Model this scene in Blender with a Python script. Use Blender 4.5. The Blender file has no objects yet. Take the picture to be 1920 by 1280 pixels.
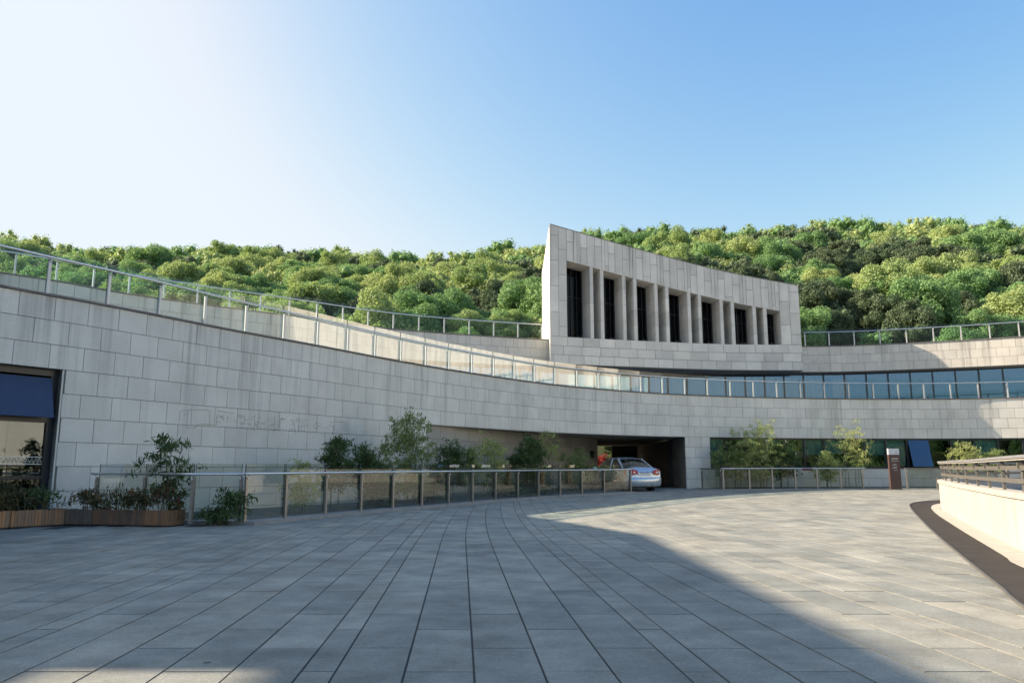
import bpy, math, random
import numpy as np
from mathutils import Vector, noise
random.seed(7); rng = np.random.default_rng(7)
scene = bpy.context.scene
C = scene.collection
PI = math.pi

# ------------------------------------------------------------------ camera
F = 1450.0; PITCH = math.atan(240.0/F); EYE = 1.15
cam = bpy.data.cameras.new('camera'); cam.sensor_width = 36.0; cam.lens = 36.0*F/1920.0
cam.clip_start = 0.05; cam.clip_end = 3000
camo = bpy.data.objects.new('camera', cam); C.objects.link(camo)
camo.location = (0, 0, EYE); camo.rotation_euler = (PI/2+PITCH, 0, 0)
scene.camera = camo

# ------------------------------------------------------------------ world, sun, exposure
SUN = Vector((-1.0, 0.12, 0.588)).normalized()
SEL = math.asin(SUN.z); SAZ = math.atan2(SUN.x, SUN.y)
world = bpy.data.worlds.new('World'); scene.world = world; world.use_nodes = True
wt = world.node_tree; bgn = wt.nodes['Background']
sk = wt.nodes.new('ShaderNodeTexSky'); sk.sky_type = 'NISHITA'; sk.sun_disc = False
sk.sun_elevation = SEL; sk.sun_rotation = SAZ; sk.altitude = 0; sk.air_density = 1.0
sk.dust_density = 3.0; sk.ozone_density = 1.0
# even tone curve over the whole sky (film-like response), the same in every direction
sepc = wt.nodes.new('ShaderNodeSeparateColor'); comc = wt.nodes.new('ShaderNodeCombineColor'); wt.links.new(sk.outputs[0], sepc.inputs[0])
for ch, (ref, pw, k) in enumerate(((2.88, 1.78, 1.12), (3.63, 1.16, 1.03), (4.82, 0.48, 0.97))):
    prev = sepc.outputs[ch]
    for op, v in (('DIVIDE', ref), ('POWER', pw), ('MULTIPLY', k*3.9), ('SMOOTH_MIN', (2.8, 3.1, 3.45)[ch])):
        n_ = wt.nodes.new('ShaderNodeMath'); n_.operation = op; wt.links.new(prev, n_.inputs[0]); n_.inputs[1].default_value = v; n_.inputs[2].default_value = 1.2; prev = n_.outputs[0]
    wt.links.new(prev, comc.inputs[ch])
wt.links.new(comc.outputs[0], bgn.inputs[0]); bgn.inputs[1].default_value = 0.12
sl = bpy.data.lights.new('sun', 'SUN'); sl.energy = 5.0; sl.angle = math.radians(0.55); sl.color = (1.0, 0.84, 0.64)
so = bpy.data.objects.new('sun', sl); C.objects.link(so); so.location = (-30, 0, 40)
so.rotation_euler = SUN.to_track_quat('Z', 'Y').to_euler()
scene.view_settings.view_transform = 'Standard'; scene.view_settings.look = 'None'
scene.view_settings.exposure = 1.32; scene.view_settings.gamma = 1.0
scene.view_settings.use_curve_mapping = False
scene.render.engine = 'CYCLES'
scene.cycles.max_bounces = 8; scene.cycles.transparent_max_bounces = 24
scene.cycles.glossy_bounces = 4; scene.cycles.diffuse_bounces = 3; scene.cycles.transmission_bounces = 4

# ------------------------------------------------------------------ pixel -> place helpers (design time measuring of the photo)
cp, sp_ = math.cos(PITCH), math.sin(PITCH)
def ray(px, py):
    a = (px-960)/F; b = (640-py)/F
    return Vector((a, cp-b*sp_, sp_+b*cp))
def atz(px, py, z):
    d = ray(px, py); t = (z-EYE)/d.z
    return Vector((d.x*t, d.y*t, z))
def aty(px, py, Y):
    d = ray(px, py); t = Y/d.y
    return Vector((d.x*t, Y, EYE+d.z*t))
def gz(Y):
    if Y < 16: return 0.0
    if Y < 34: return 0.08*(Y-16)/18
    if Y < 42: return 0.08+0.14*(Y-34)/8
    return 0.22
def gp(px, py, dz=0.0):
    z = 0.0
    for _ in range(12):
        p = atz(px, py, z+dz); z = gz(p.y)
    return Vector((p.x, p.y, z))
def proj(p):
    v = Vector(p)-Vector((0, 0, EYE))
    d = v.y*cp+v.z*sp_
    if d < 0.05: return None
    return (960+F*v.x/d, 640-F*(-v.y*sp_+v.z*cp)/d, d)
def pxY(px, Y, z):                     # point of picture column px at distance Y and height z
    d = Y*cp+(z-EYE)*sp_
    return Vector(((px-960)/F*d, Y, z))

# ------------------------------------------------------------------ object helpers
def tag(o, label=None, cat=None, group=None, kind=None):
    if label: o['label'] = label
    if cat: o['category'] = cat
    if group: o['group'] = group
    if kind: o['kind'] = kind
    return o
def empty(name, loc=(0, 0, 0), rz=0, label=None, cat=None, group=None):
    o = bpy.data.objects.new(name, None); C.objects.link(o)
    o.location = loc; o.rotation_euler = (0, 0, rz); o.empty_display_size = 0.3
    return tag(o, label, cat, group)
def link(name, me, mat, parent=None, smooth=False):
    if mat is not None and not me.materials: me.materials.append(mat)
    o = bpy.data.objects.new(name, me); C.objects.link(o)
    if parent is not None: o.parent = parent
    if smooth:
        me.polygons.foreach_set('use_smooth', [True]*len(me.polygons))
    return o
class MB:
    def __init__(s): s.v = []; s.f = []
    def add(s, vs, fs):
        n = len(s.v); s.v += [tuple(v) for v in vs]; s.f += [tuple(i+n for i in f) for f in fs]
    def hexa(s, p):                    # 4 bottom then 4 top corners
        s.add(p, [(0, 3, 2, 1), (4, 5, 6, 7), (0, 1, 5, 4), (1, 2, 6, 5), (2, 3, 7, 6), (3, 0, 4, 7)])
    def box(s, x0, y0, z0, x1, y1, z1):
        s.hexa([(x0, y0, z0), (x1, y0, z0), (x1, y1, z0), (x0, y1, z0), (x0, y0, z1), (x1, y0, z1), (x1, y1, z1), (x0, y1, z1)])
    def bar(s, a, b, w, d=None, up=Vector((0, 0, 1)), side=None):   # rectangular bar a->b
        a = Vector(a); b = Vector(b); d = d or w; t = (b-a).normalized()
        if side is None:
            if abs(t.dot(up)) > 0.97: up = Vector((0, 1, 0))
            side = t.cross(up).normalized()
        else: side = Vector(side)
        u = side.cross(t).normalized()
        q = [side*(-w/2)+u*(-d/2), side*(w/2)+u*(-d/2), side*(w/2)+u*(d/2), side*(-w/2)+u*(d/2)]
        s.hexa([a+k for k in q]+[b+k for k in q])
    def tube(s, pts, r, n=8, r2=None):
        pts = [Vector(p) for p in pts]; r2 = r if r2 is None else r2; m = len(pts); base = len(s.v)
        for i, p in enumerate(pts):
            t = (pts[min(i+1, m-1)]-pts[max(i-1, 0)]).normalized()
            up = Vector((0, 0, 1)) if abs(t.z) < 0.95 else Vector((1, 0, 0))
            e1 = t.cross(up).normalized(); e2 = e1.cross(t)
            rr = r+(r2-r)*i/max(1, m-1)
            for k in range(n):
                a = 2*PI*k/n; s.v.append(tuple(p+e1*(rr*math.cos(a))+e2*(rr*math.sin(a))))
        for i in range(m-1):
            for k in range(n):
                s.f.append((base+i*n+k, base+i*n+(k+1) % n, base+(i+1)*n+(k+1) % n, base+(i+1)*n+k))
        s.f.append(tuple(base+k for k in range(n))[::-1]); s.f.append(tuple(base+(m-1)*n+k for k in range(n)))
    def mesh(s, name='m'):
        me = bpy.data.meshes.new(name); me.from_pydata(s.v, [], s.f); me.update(); return me
    def build(s, name, mat, parent=None, smooth=False): return link(name, s.mesh(name), mat, parent, smooth)
def quads_mesh(name, V):               # V: (n,4,3) array
    n = len(V); me = bpy.data.meshes.new(name)
    me.vertices.add(n*4); me.vertices.foreach_set('co', V.reshape(-1).astype(np.float32))
    me.loops.add(n*4); me.loops.foreach_set('vertex_index', np.arange(n*4, dtype=np.int32))
    me.polygons.add(n); me.polygons.foreach_set('loop_start', np.arange(0, n*4, 4, dtype=np.int32))
    me.polygons.foreach_set('loop_total', np.full(n, 4, dtype=np.int32))
    me.update(calc_edges=True); return me
class Curve:
    def __init__(s, pts, n=24, smooth=0):
        P = [Vector((p[0], p[1])) for p in pts]; P = [P[0]*2-P[1]]+P+[P[-1]*2-P[-2]]; q = []
        for i in range(1, len(P)-2):
            a, b, c, d = P[i-1:i+3]
            for k in range(n):
                t = k/n
                q.append(0.5*((2*b)+(c-a)*t+(2*a-5*b+4*c-d)*t*t+(3*b-a-3*c+d)*t**3))
        q.append(P[-2]); s.q = np.array([(v.x, v.y) for v in q])
        s.s = np.concatenate([[0], np.cumsum(np.hypot(*np.diff(s.q, axis=0).T))]); s.L = s.s[-1]
        if smooth:                     # even resampling and a moving average: a fair curve without kinks
            m = int(s.L/0.25); uu = np.linspace(0, s.L, m+1); Q = np.stack([np.interp(uu, s.s, s.q[:, 0]), np.interp(uu, s.s, s.q[:, 1])], 1)
            w = int(smooth/0.25); pad = np.concatenate([2*Q[0]-Q[w:0:-1], Q, 2*Q[-1]-Q[-2:-w-2:-1]])
            for _ in range(2):
                kq = np.hanning(2*w+3)[1:-1]; kq /= kq.sum()
                Q = np.stack([np.convolve(pad[:, i], kq, 'valid') for i in (0, 1)], 1); pad = np.concatenate([2*Q[0]-Q[w:0:-1], Q, 2*Q[-1]-Q[-2:-w-2:-1]])
            s.q = Q; s.s = np.concatenate([[0], np.cumsum(np.hypot(*np.diff(s.q, axis=0).T))]); s.L = s.s[-1]
    def P(s, u, off=0.0, z=0.0):
        x = float(np.interp(u, s.s, s.q[:, 0])); y = float(np.interp(u, s.s, s.q[:, 1]))
        if off:
            n = s.N(u); x += n.x*off; y += n.y*off
        return Vector((x, y, z))
    def T(s, u):
        a = s.P(max(0, u-0.4)); b = s.P(min(s.L, u+0.4)); return (b-a).normalized()
    def N(s, u):
        t = s.T(u); return Vector((t.y, -t.x, 0))
    def at_px(s, px, z=2.0, lo=0):     # arc position seen in picture column px
        best = None
        for u in np.linspace(lo, s.L, 1500):
            p = proj(s.P(u, 0, z))
            if p and p[2] > 3:
                e = abs(p[0]-px)
                if best is None or e < best[0]: best = (e, u)
        return best[1]

# ------------------------------------------------------------------ materials
def mat(name):
    m = bpy.data.materials.new(name); m.use_nodes = True
    nt = m.node_tree; b = nt.nodes['Principled BSDF']
    return m, nt, b
def nd(nt, t, **kw):
    n = nt.nodes.new('ShaderNode'+t)
    for k, v in kw.items():
        if k.startswith('i_'): n.inputs[k[2:].replace('_', ' ')].default_value = v
        else: setattr(n, k, v)
    return n
def math_(nt, op, a, b=None, c=None, clamp=False):
    n = nt.nodes.new('ShaderNodeMath'); n.operation = op; n.use_clamp = clamp
    for i, v in enumerate((a, b, c)):
        if v is None: continue
        if isinstance(v, (int, float)): n.inputs[i].default_value = v
        else: nt.links.new(v, n.inputs[i])
    return n.outputs[0]
def noise_(nt, scale, detail=4, rough=0.55, vec=None, sc3=None):
    n = nt.nodes.new('ShaderNodeTexNoise'); n.inputs['Scale'].default_value = scale
    n.inputs['Detail'].default_value = detail; n.inputs['Roughness'].default_value = rough
    g = nt.nodes.new('ShaderNodeNewGeometry') if vec is None else None
    src = g.outputs['Position'] if g else vec
    if sc3:
        m = nt.nodes.new('ShaderNodeMapping'); m.inputs['Scale'].default_value = sc3
        nt.links.new(src, m.inputs['Vector']); src = m.outputs[0]
    nt.links.new(src, n.inputs['Vector']); return n.outputs['Fac']
def rampm(nt, x, a, b, lo, hi):
    n = nt.nodes.new('ShaderNodeMapRange'); n.inputs[1].default_value = a; n.inputs[2].default_value = b
    n.inputs[3].default_value = lo; n.inputs[4].default_value = hi; nt.links.new(x, n.inputs[0]); return n.outputs[0]
def mix_(nt, f, a, b, mode='MIX'):
    n = nt.nodes.new('ShaderNodeMix'); n.data_type = 'RGBA'; n.blend_type = mode
    for i, v in ((0, f), (6, a), (7, b)):
        if isinstance(v, (int, float)): n.inputs[i].default_value = v
        elif isinstance(v, tuple): n.inputs[i].default_value = (*v, 1)
        else: nt.links.new(v, n.inputs[i])
    return n.outputs[2]
def scale_(nt, col, f): # colour times scalar
    n = nt.nodes.new('ShaderNodeVectorMath'); n.operation = 'SCALE'
    if isinstance(col, tuple): n.inputs[0].default_value = col
    else: nt.links.new(col, n.inputs[0])
    if isinstance(f, (int, float)): n.inputs['Scale'].default_value = f
    else: nt.links.new(f, n.inputs['Scale'])
    return n.outputs[0]
def bump_(nt, b, h, strength=0.3, dist=0.02):
    n = nt.nodes.new('ShaderNodeBump'); n.inputs['Strength'].default_value = strength; n.inputs['Distance'].default_value = dist
    nt.links.new(h, n.inputs['Height']); nt.links.new(n.outputs[0], b.inputs['Normal'])
def rnd2(nt):
    oi = nt.nodes.new('ShaderNodeObjectInfo'); g = nt.nodes.new('ShaderNodeNewGeometry')
    return math_(nt, 'FRACT', math_(nt, 'ADD', oi.outputs['Random'], g.outputs['Random Per Island']))

def stone_mat(name, col, col2, stain=0.5, ztop=5.0, var=0.10):
    m, nt, b = mat(name)
    r = rnd2(nt)
    c = mix_(nt, r, col, col2)
    r2 = math_(nt, 'FRACT', math_(nt, 'MULTIPLY', r, 17.31))
    f = rampm(nt, r2, 0, 1, 1-var, 1+var)
    sp = rampm(nt, noise_(nt, 42, 3, 0.7), 0.3, 0.7, 0.90, 1.08)
    bl = rampm(nt, noise_(nt, 1.1, 4, 0.6), 0.3, 0.7, 0.91, 1.07)
    # rain streaks running down from the coping
    st = noise_(nt, 1.0, 3, 0.6, sc3=(2.1, 2.1, 0.10))
    st2 = noise_(nt, 1.0, 2, 0.6, sc3=(7.0, 7.0, 0.22))
    stv = math_(nt, 'MULTIPLY', rampm(nt, st, 0.50, 0.66, 0, 1), rampm(nt, st2, 0.40, 0.62, 0.15, 1), clamp=True)
    g = nt.nodes.new('ShaderNodeNewGeometry'); sx = nt.nodes.new('ShaderNodeSeparateXYZ'); nt.links.new(g.outputs['Position'], sx.inputs[0])
    fade = rampm(nt, sx.outputs[2], ztop-3.2, ztop, 0.12, 1.0)
    stv = math_(nt, 'MULTIPLY', stv, fade)
    sf = math_(nt, 'SUBTRACT', 1.0, math_(nt, 'MULTIPLY', stv, stain))
    tot = math_(nt, 'MULTIPLY', math_(nt, 'MULTIPLY', f, sp), math_(nt, 'MULTIPLY', bl, sf))
    nt.links.new(scale_(nt, c, tot), b.inputs['Base Color'])
    b.inputs['Roughness'].default_value = 0.72
    bump_(nt, b, noise_(nt, 60, 4, 0.7), 0.25, 0.01)
    return m
def plain(name, col, rough=0.6, metal=0.0, var=0.08, nscale=6, bump=0.0, sc3=None, spec=None):
    m, nt, b = mat(name)
    n = noise_(nt, nscale, 5, 0.65, sc3=sc3)
    f = rampm(nt, n, 0.3, 0.7, 1-var, 1+var)
    nt.links.new(scale_(nt, col, f), b.inputs['Base Color'])
    b.inputs['Roughness'].default_value = rough; b.inputs['Metallic'].default_value = metal
    if spec is not None: b.inputs['Specular IOR Level'].default_value = spec
    if bump: bump_(nt, b, n, bump, 0.01)
    return m
def glass_mat(name, tint, ior=1.5, gain=1.25, rough=0.0, bias=0.0, gcol=(0.95, 0.98, 1)):
    m = bpy.data.materials.new(name); m.use_nodes = True; nt = m.node_tree; nt.nodes.clear()
    out = nt.nodes.new('ShaderNodeOutputMaterial'); tr = nt.nodes.new('ShaderNodeBsdfTransparent'); gl = nt.nodes.new('ShaderNodeBsdfGlossy')
    tr.inputs[0].default_value = (*tint, 1); gl.inputs[0].default_value = (*gcol, 1); gl.inputs['Roughness'].default_value = rough
    fr = nt.nodes.new('ShaderNodeFresnel'); fr.inputs[0].default_value = ior
    mx = nt.nodes.new('ShaderNodeMixShader')
    f = math_(nt, 'ADD', math_(nt, 'MULTIPLY', fr.outputs[0], gain), bias, clamp=True)
    nt.links.new(f, mx.inputs[0]); nt.links.new(tr.outputs[0], mx.inputs[1]); nt.links.new(gl.outputs[0], mx.inputs[2])
    nt.links.new(mx.outputs[0], out.inputs[0]); return m
def leaf_mat(name, col, col2, trans=0.35, hue_island=0.35):
    m = bpy.data.materials.new(name); m.use_nodes = True; nt = m.node_tree; nt.nodes.clear()
    out = nt.nodes.new('ShaderNodeOutputMaterial'); df = nt.nodes.new('ShaderNodeBsdfPrincipled'); tr = nt.nodes.new('ShaderNodeBsdfTranslucent')
    oi = nt.nodes.new('ShaderNodeObjectInfo'); g = nt.nodes.new('ShaderNodeNewGeometry')
    r = math_(nt, 'ADD', math_(nt, 'MULTIPLY', oi.outputs['Random'], 1-hue_island), math_(nt, 'MULTIPLY', g.outputs['Random Per Island'], hue_island))
    c = mix_(nt, r, col, col2)
    r3 = math_(nt, 'FRACT', math_(nt, 'MULTIPLY', g.outputs['Random Per Island'], 13.7))
    c = scale_(nt, c, rampm(nt, r3, 0, 1, 0.75, 1.25))
    df.inputs['Roughness'].default_value = 0.62; df.inputs['Specular IOR Level'].default_value = 0.25
    nt.links.new(c, df.inputs['Base Color'])
    c2 = mix_(nt, 0.5, c, (1.0, 0.95, 0.35), 'MULTIPLY'); nt.links.new(c2, tr.inputs[0])
    mx = nt.nodes.new('ShaderNodeMixShader'); mx.inputs[0].default_value = trans
    nt.links.new(df.outputs[0], mx.inputs[1]); nt.links.new(tr.outputs[0], mx.inputs[2]); nt.links.new(mx.outputs[0], out.inputs[0])
    return m

M = {}
M['stone'] = stone_mat('pale_granite_cladding', (0.665, 0.65, 0.60), (0.63, 0.615, 0.57), 0.36, 5.0, 0.05)
M['stone_up'] = stone_mat('pale_granite_upper', (0.60, 0.565, 0.50), (0.56, 0.53, 0.475), 0.38, 8.8, 0.05)
M['stone_block'] = stone_mat('pale_granite_pavilion', (0.64, 0.61, 0.55), (0.585, 0.56, 0.51), 0.50, 14.0, 0.11)
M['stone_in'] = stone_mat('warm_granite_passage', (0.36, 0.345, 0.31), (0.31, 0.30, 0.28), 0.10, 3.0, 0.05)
M['joint'] = plain('dark_joint', (0.20, 0.20, 0.19), 0.9)
M['joint_dark'] = plain('dark_paving_joint', (0.05, 0.052, 0.05), 0.95)
M['coping'] = plain('shade_tone_coping', (0.15, 0.145, 0.14), 0.75, var=0.25, nscale=3)  # shading under the capstone put into its dark colour, with random mottling
M['roof'] = plain('roof_screed', (0.38, 0.37, 0.35), 0.85)
M['soffit'] = plain('soffit_render', (0.42, 0.40, 0.37), 0.85)
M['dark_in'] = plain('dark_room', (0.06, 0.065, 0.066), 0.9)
M['frame'] = plain('dark_window_frame', (0.02, 0.026, 0.032), 0.4)
M['glass'] = glass_mat('window_glass', (0.55, 0.70, 0.76), 1.5, 0.9, 0.0, 0.03)
M['glass_dark'] = glass_mat('dark_tinted_glass', (0.16, 0.18, 0.19), 1.35, 0.8)
M['glass_pane'] = glass_mat('open_sash_glass', (0.10, 0.14, 0.24), 1.6, 1.2, 0.0, 0.06, (0.6, 0.75, 1.0))
M['rail_glass'] = glass_mat('balustrade_glass', (0.88, 0.945, 0.94), 1.45, 0.25)
M['rail_glass_low'] = glass_mat('plaza_balustrade_glass', (0.86, 0.875, 0.84), 1.45, 0.12)
M['edge'] = plain('glass_edge', (0.03, 0.06, 0.055), 0.3)
M['steel'] = plain('bright_brushed_steel', (0.62, 0.63, 0.64), 0.28, 0.85, 0.06, 12)
M['post_light'] = plain('pale_painted_post', (0.55, 0.54, 0.53), 0.45, 0.25, 0.06)
M['post_brown'] = plain('satin_steel_post', (0.36, 0.33, 0.30), 0.36, 0.75, 0.10, 8)
M['bronze'] = plain('weathered_bronze_grey_paint', (0.145, 0.135, 0.12), 0.5, 0.35, 0.15, 9)
M['plaster'] = stone_mat('sunlit_plaster', (0.38, 0.368, 0.335), (0.38, 0.368, 0.335), 0.36, 1.4, 0.0)
M['cap'] = plain('pale_coping_stone', (0.37, 0.345, 0.305), 0.8, var=0.12, nscale=4)
M['handrail_top'] = plain('dark_handrail_top', (0.20, 0.20, 0.21), 0.5, 0.1, 0.12, 5)
M['band'] = plain('dark_granite_band', (0.045, 0.04, 0.037), 0.8, 0, 0.25, 2.0, 0.1, spec=0.12)
M['kerb'] = plain('grey_granite_kerb', (0.27, 0.265, 0.255), 0.75, 0, 0.16, 5, 0.15)
M['soil'] = plain('planting_bed_soil', (0.10, 0.105, 0.085), 0.95, 0, 0.35, 3, 0.5)
M['curtain'] = plain('pale_teal_curtain', (0.17, 0.33, 0.42), 0.9, 0, 0.25, 1.0, 0, (9, 9, 0.05))
M['blind'] = plain('pale_roller_blind', (0.42, 0.55, 0.50), 0.85, 0, 0.06)
M['skypane'] = plain('sky_reflection_blue', (0.028, 0.055, 0.13), 0.8)  # blue of the mirrored sky put into the open sash colour
M['white'] = plain('white_print', (0.75, 0.75, 0.72), 0.6)
M['mark'] = plain('faded_glue_mark', (0.29, 0.29, 0.275), 0.9, 0, 0.3, 20)
M['sign_brown'] = plain('brown_sign_enamel', (0.085, 0.045, 0.038), 0.45, 0, 0.05)
M['sign_grey'] = plain('pale_grey_sign_head', (0.55, 0.57, 0.60), 0.4)
M['black'] = plain('black_plastic', (0.015, 0.015, 0.016), 0.5)
M['maroon'] = plain('dark_red_plate', (0.10, 0.025, 0.02), 0.5)
M['bark'] = plain('tree_bark', (0.11, 0.085, 0.06), 0.9, 0, 0.3, 14, 0.5)
M['stem'] = plain('green_brown_stem', (0.13, 0.12, 0.06), 0.8, 0, 0.2, 10)
def wood_mat():
    m, nt, b = mat('planter_boards')
    r = rnd2(nt)
    c = mix_(nt, r, (0.42, 0.23, 0.12), (0.24, 0.17, 0.12))
    oi = nt.nodes.new('ShaderNodeObjectInfo')
    c = mix_(nt, 1.0, c, oi.outputs['Color'], 'MULTIPLY')
    gr = rampm(nt, noise_(nt, 1.0, 5, 0.65, sc3=(45, 45, 3.0)), 0.3, 0.7, 0.7, 1.2)
    nt.links.new(scale_(nt, c, gr), b.inputs['Base Color']); b.inputs['Roughness'].default_value = 0.75
    return m
M['wood'] = wood_mat()
def paver_mat():
    m, nt, b = mat('granite_paver')
    r = rnd2(nt)
    c = mix_(nt, r, (0.212, 0.216, 0.193), (0.29, 0.283, 0.243))
    tint = math_(nt, 'FRACT', math_(nt, 'MULTIPLY', r, 23.7))
    c = mix_(nt, rampm(nt, tint, 0.7, 1.0, 0, 0.25), c, (0.33, 0.285, 0.22))
    sp = rampm(nt, noise_(nt, 95, 2, 0.8), 0.32, 0.68, 0.70, 1.30)
    sp2 = rampm(nt, noise_(nt, 30, 3, 0.7), 0.35, 0.65, 0.90, 1.10)
    bl = rampm(nt, noise_(nt, 1.6, 5, 0.68), 0.32, 0.68, 0.72, 1.22)
    bl2 = rampm(nt, noise_(nt, 0.45, 3, 0.6), 0.35, 0.65, 0.88, 1.10)
    t = math_(nt, 'MULTIPLY', math_(nt, 'MULTIPLY', sp, sp2), math_(nt, 'MULTIPLY', bl, bl2))
    nt.links.new(scale_(nt, c, t), b.inputs['Base Color'])
    rr = rampm(nt, noise_(nt, 2.2, 4, 0.6), 0.35, 0.65, 0.48, 0.78); nt.links.new(rr, b.inputs['Roughness'])
    b.inputs['Specular IOR Level'].default_value = 0.32
    bump_(nt, b, noise_(nt, 95, 3, 0.7), 0.35, 0.008)
    return m
M['paver'] = paver_mat()
M['ground'] = plain('outer_paving', (0.27, 0.265, 0.25), 0.75, 0, 0.15, 0.8)
M['hill'] = plain('forest_floor', (0.06, 0.075, 0.035), 0.95, 0, 0.3, 0.2)

# ------------------------------------------------------------------ ground
nx, ny = 41, 60
xs = np.linspace(-260, 260, nx); ys = [-260, -100, -30, 0, 16, 20, 24, 28, 32, 34, 36, 38, 40, 42, 60, 80]
mb = MB()
for y in ys:
    for x in xs: mb.v.append((x, y, gz(y)-0.04))
for j in range(len(ys)-1):
    for i in range(nx-1):
        a = j*nx+i; mb.f.append((a, a+1, a+nx+1, a+nx))
tag(mb.build('ground', M['ground']), kind='structure')
plaza = empty('plaza', (0, 0, 0)); tag(plaza, kind='structure')
mb = MB(); yy = [2.2, 16, 20, 24, 28, 32, 34, 36, 38, 40, 42, 46]
for y in yy: mb.v += [(-16, y, gz(y)-0.005), (36, y, gz(y)-0.005)]
for j in range(len(yy)-1): mb.f.append((2*j, 2*j+1, 2*j+3, 2*j+2))
mb.build('joint_bed', M['joint_dark'], plaza)

# ------------------------------------------------------------------ main plan curves
lo_px = [(0, 539), (110, 557), (210, 576), (312, 596), (402, 614), (480, 629), (556, 642), (677, 665), (729, 675), (827, 692), (918, 706), (1003, 718),
         (1060, 724.5), (1213, 737), (1339, 743), (1464, 746.5), (1613, 748.5), (1770, 748.5), (1913, 746)]
lo = [atz(x, y, 5.0) for x, y in lo_px]
lo = [(-13.6, -30), (-13.6, -8), (-13.5, 6), (-12.6, 12)] + [(p.x, p.y) for p in lo[::1]] + [(34, 39.4), (40.5, 34.5), (45.5, 27), (48, 17), (48, 4), (45, -12), (40, -28)]
LC = Curve(lo, 10, 1.5)
up_px = [(0, 510), (92, 525), (210, 547.5), (310, 562), (382, 572), (540, 592), (721, 616), (840, 626), (957, 633.5), (1021, 637)]
up = [atz(x, y, 8.8) for x, y in up_px]
upr = [atz(x, y, 8.8) for x, y in [(1506, 650), (1613, 648), (1760, 641), (1900, 633)]]
uc = [(-29, 14), (-26, 22), (-23.2, 27)]+[(p.x, p.y) for p in up[1:]]+[(10, 48.2)]+[(p.x, p.y) for p in upr]+[(36.5, 41.2), (44, 35.5), (50, 27), (53, 16), (53, 2), (50, -14), (45, -30)]
UC = Curve(uc, 10, 1.5)

H = 0.54
def panel_mesh(P, u0, u1, zb0, zb1, zt0, zt1, th=0.03, pr=0.0, split=1):
    mb = MB()
    vs = []
    for k in range(split+1):
        t = k/split; u = u0+(u1-u0)*t
        zb = zb0+(zb1-zb0)*t; zt = zt0+(zt1-zt0)*t
        vs += [P(u, pr-th, zb), P(u, pr, zb), P(u, pr, zt), P(u, pr-th, zt)]
    n = 0
    for k in range(split):
        a = 4*k; b = a+4
        n += 1
        mb.f += [(a+1, b+1, b+2, a+2), (a+2, b+2, b+3, a+3), (a, b, b+1, a+1)]
    mb.f += [(0, 1, 2, 3), (4*split+3, 4*split+2, 4*split+1, 4*split)]
    mb.v = [tuple(v) for v in vs]
    return mb
def screen_area(mb):
    ps = [proj(v) for v in mb.v[1:3]+mb.v[-3:-1]]
    if any(p is None for p in ps): return 0
    x0 = min(p[0] for p in ps); x1 = max(p[0] for p in ps); y0 = min(p[1] for p in ps); y1 = max(p[1] for p in ps)
    if x1 < 0 or x0 > 1920 or y1 < 0 or y0 > 1280: return 0
    return (x1-x0)*(y1-y0)
def emit(panels, parent, name, stuff, m, limit=290):
    ps = sorted(panels, key=lambda q: -screen_area(q)); rest = MB(); n = 0
    for q in ps:
        if n < limit and screen_area(q) > 30: q.build(name, m, parent); n += 1
        else: rest.add(q.v, q.f)
    if rest.v: tag(rest.build(stuff, m, parent), kind='stuff')
def free(u0, u1, z0, z1, holes):       # u intervals of this row not taken by openings
    iv = [(u0, u1)]
    for (a, b, c, d) in holes:
        if min(z1, d)-max(z0, c) > 0.3*(z1-z0):
            nv = []
            for (p, q) in iv:
                if b <= p or a >= q: nv.append((p, q)); continue
                if a > p: nv.append((p, a))
                if b < q: nv.append((b, q))
            iv = nv
    return iv
def courses(P, u0, u1, ztop, zbot, h, w, holes, gap=0.013, seed=0, wj=0.0):
    r = random.Random(seed); out = []; k = 0; z = ztop
    while z > zbot+0.05:
        zb = max(z-h, zbot); u = u0-(0.5*w if k % 2 else 0)-r.random()*0.04
        while u < u1:
            ww = w*(1+r.uniform(-wj, wj))
            a, b = max(u, u0), min(u+ww, u1)
            if b-a > 0.05:
                for (p, q) in free(a, b, zb, z, holes):
                    if q-p > 0.06:
                        out.append(panel_mesh(P, p+gap/2, q-gap/2, zb+gap/2, zb+gap/2, z-gap/2, z-gap/2, pr=r.uniform(-0.0025, 0.0025)))
            u += ww
        z = zb; k += 1
    return out
def backing(P, u0, u1, z0, z1, holes, off=-0.036, th=0.25, step=0.35):
    zs = sorted({z0, z1}|{h[2] for h in holes if z0 < h[2] < z1}|{h[3] for h in holes if z0 < h[3] < z1})
    mb = MB()
    for a, b in zip(zs[:-1], zs[1:]):
        for (p, q) in free(u0, u1, a, b, holes):
            n = max(1, int((q-p)/step))
            for i in range(n):
                ua, ub = p+(q-p)*i/n, p+(q-p)*(i+1)/n
                mb.hexa([P(ua, off, a), P(ub, off, a), P(ub, off-th, a), P(ua, off-th, a), P(ua, off, b), P(ub, off, b), P(ub, off-th, b), P(ua, off-th, b)])
    return mb
def strip(P, u0, u1, o0, o1, z0, z1, step=0.8, zf=None):   # swept box following a curve
    mb = MB(); n = max(1, int((u1-u0)/step)); 
    for i in range(n+1):
        u = u0+(u1-u0)*i/n; g = zf(P(u, 0, 0).y) if zf else 0
        mb.v += [tuple(P(u, o0, z0+g)), tuple(P(u, o1, z0+g)), tuple(P(u, o1, z1+g)), tuple(P(u, o0, z1+g))]
    for i in range(n):
        a = 4*i; b = a+4
        for k in range(4): mb.f.append((a+k, a+(k+1) % 4, b+(k+1) % 4, b+k))
    mb.f += [(3, 2, 1, 0), (4*n, 4*n+1, 4*n+2, 4*n+3)]
    return mb

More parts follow.
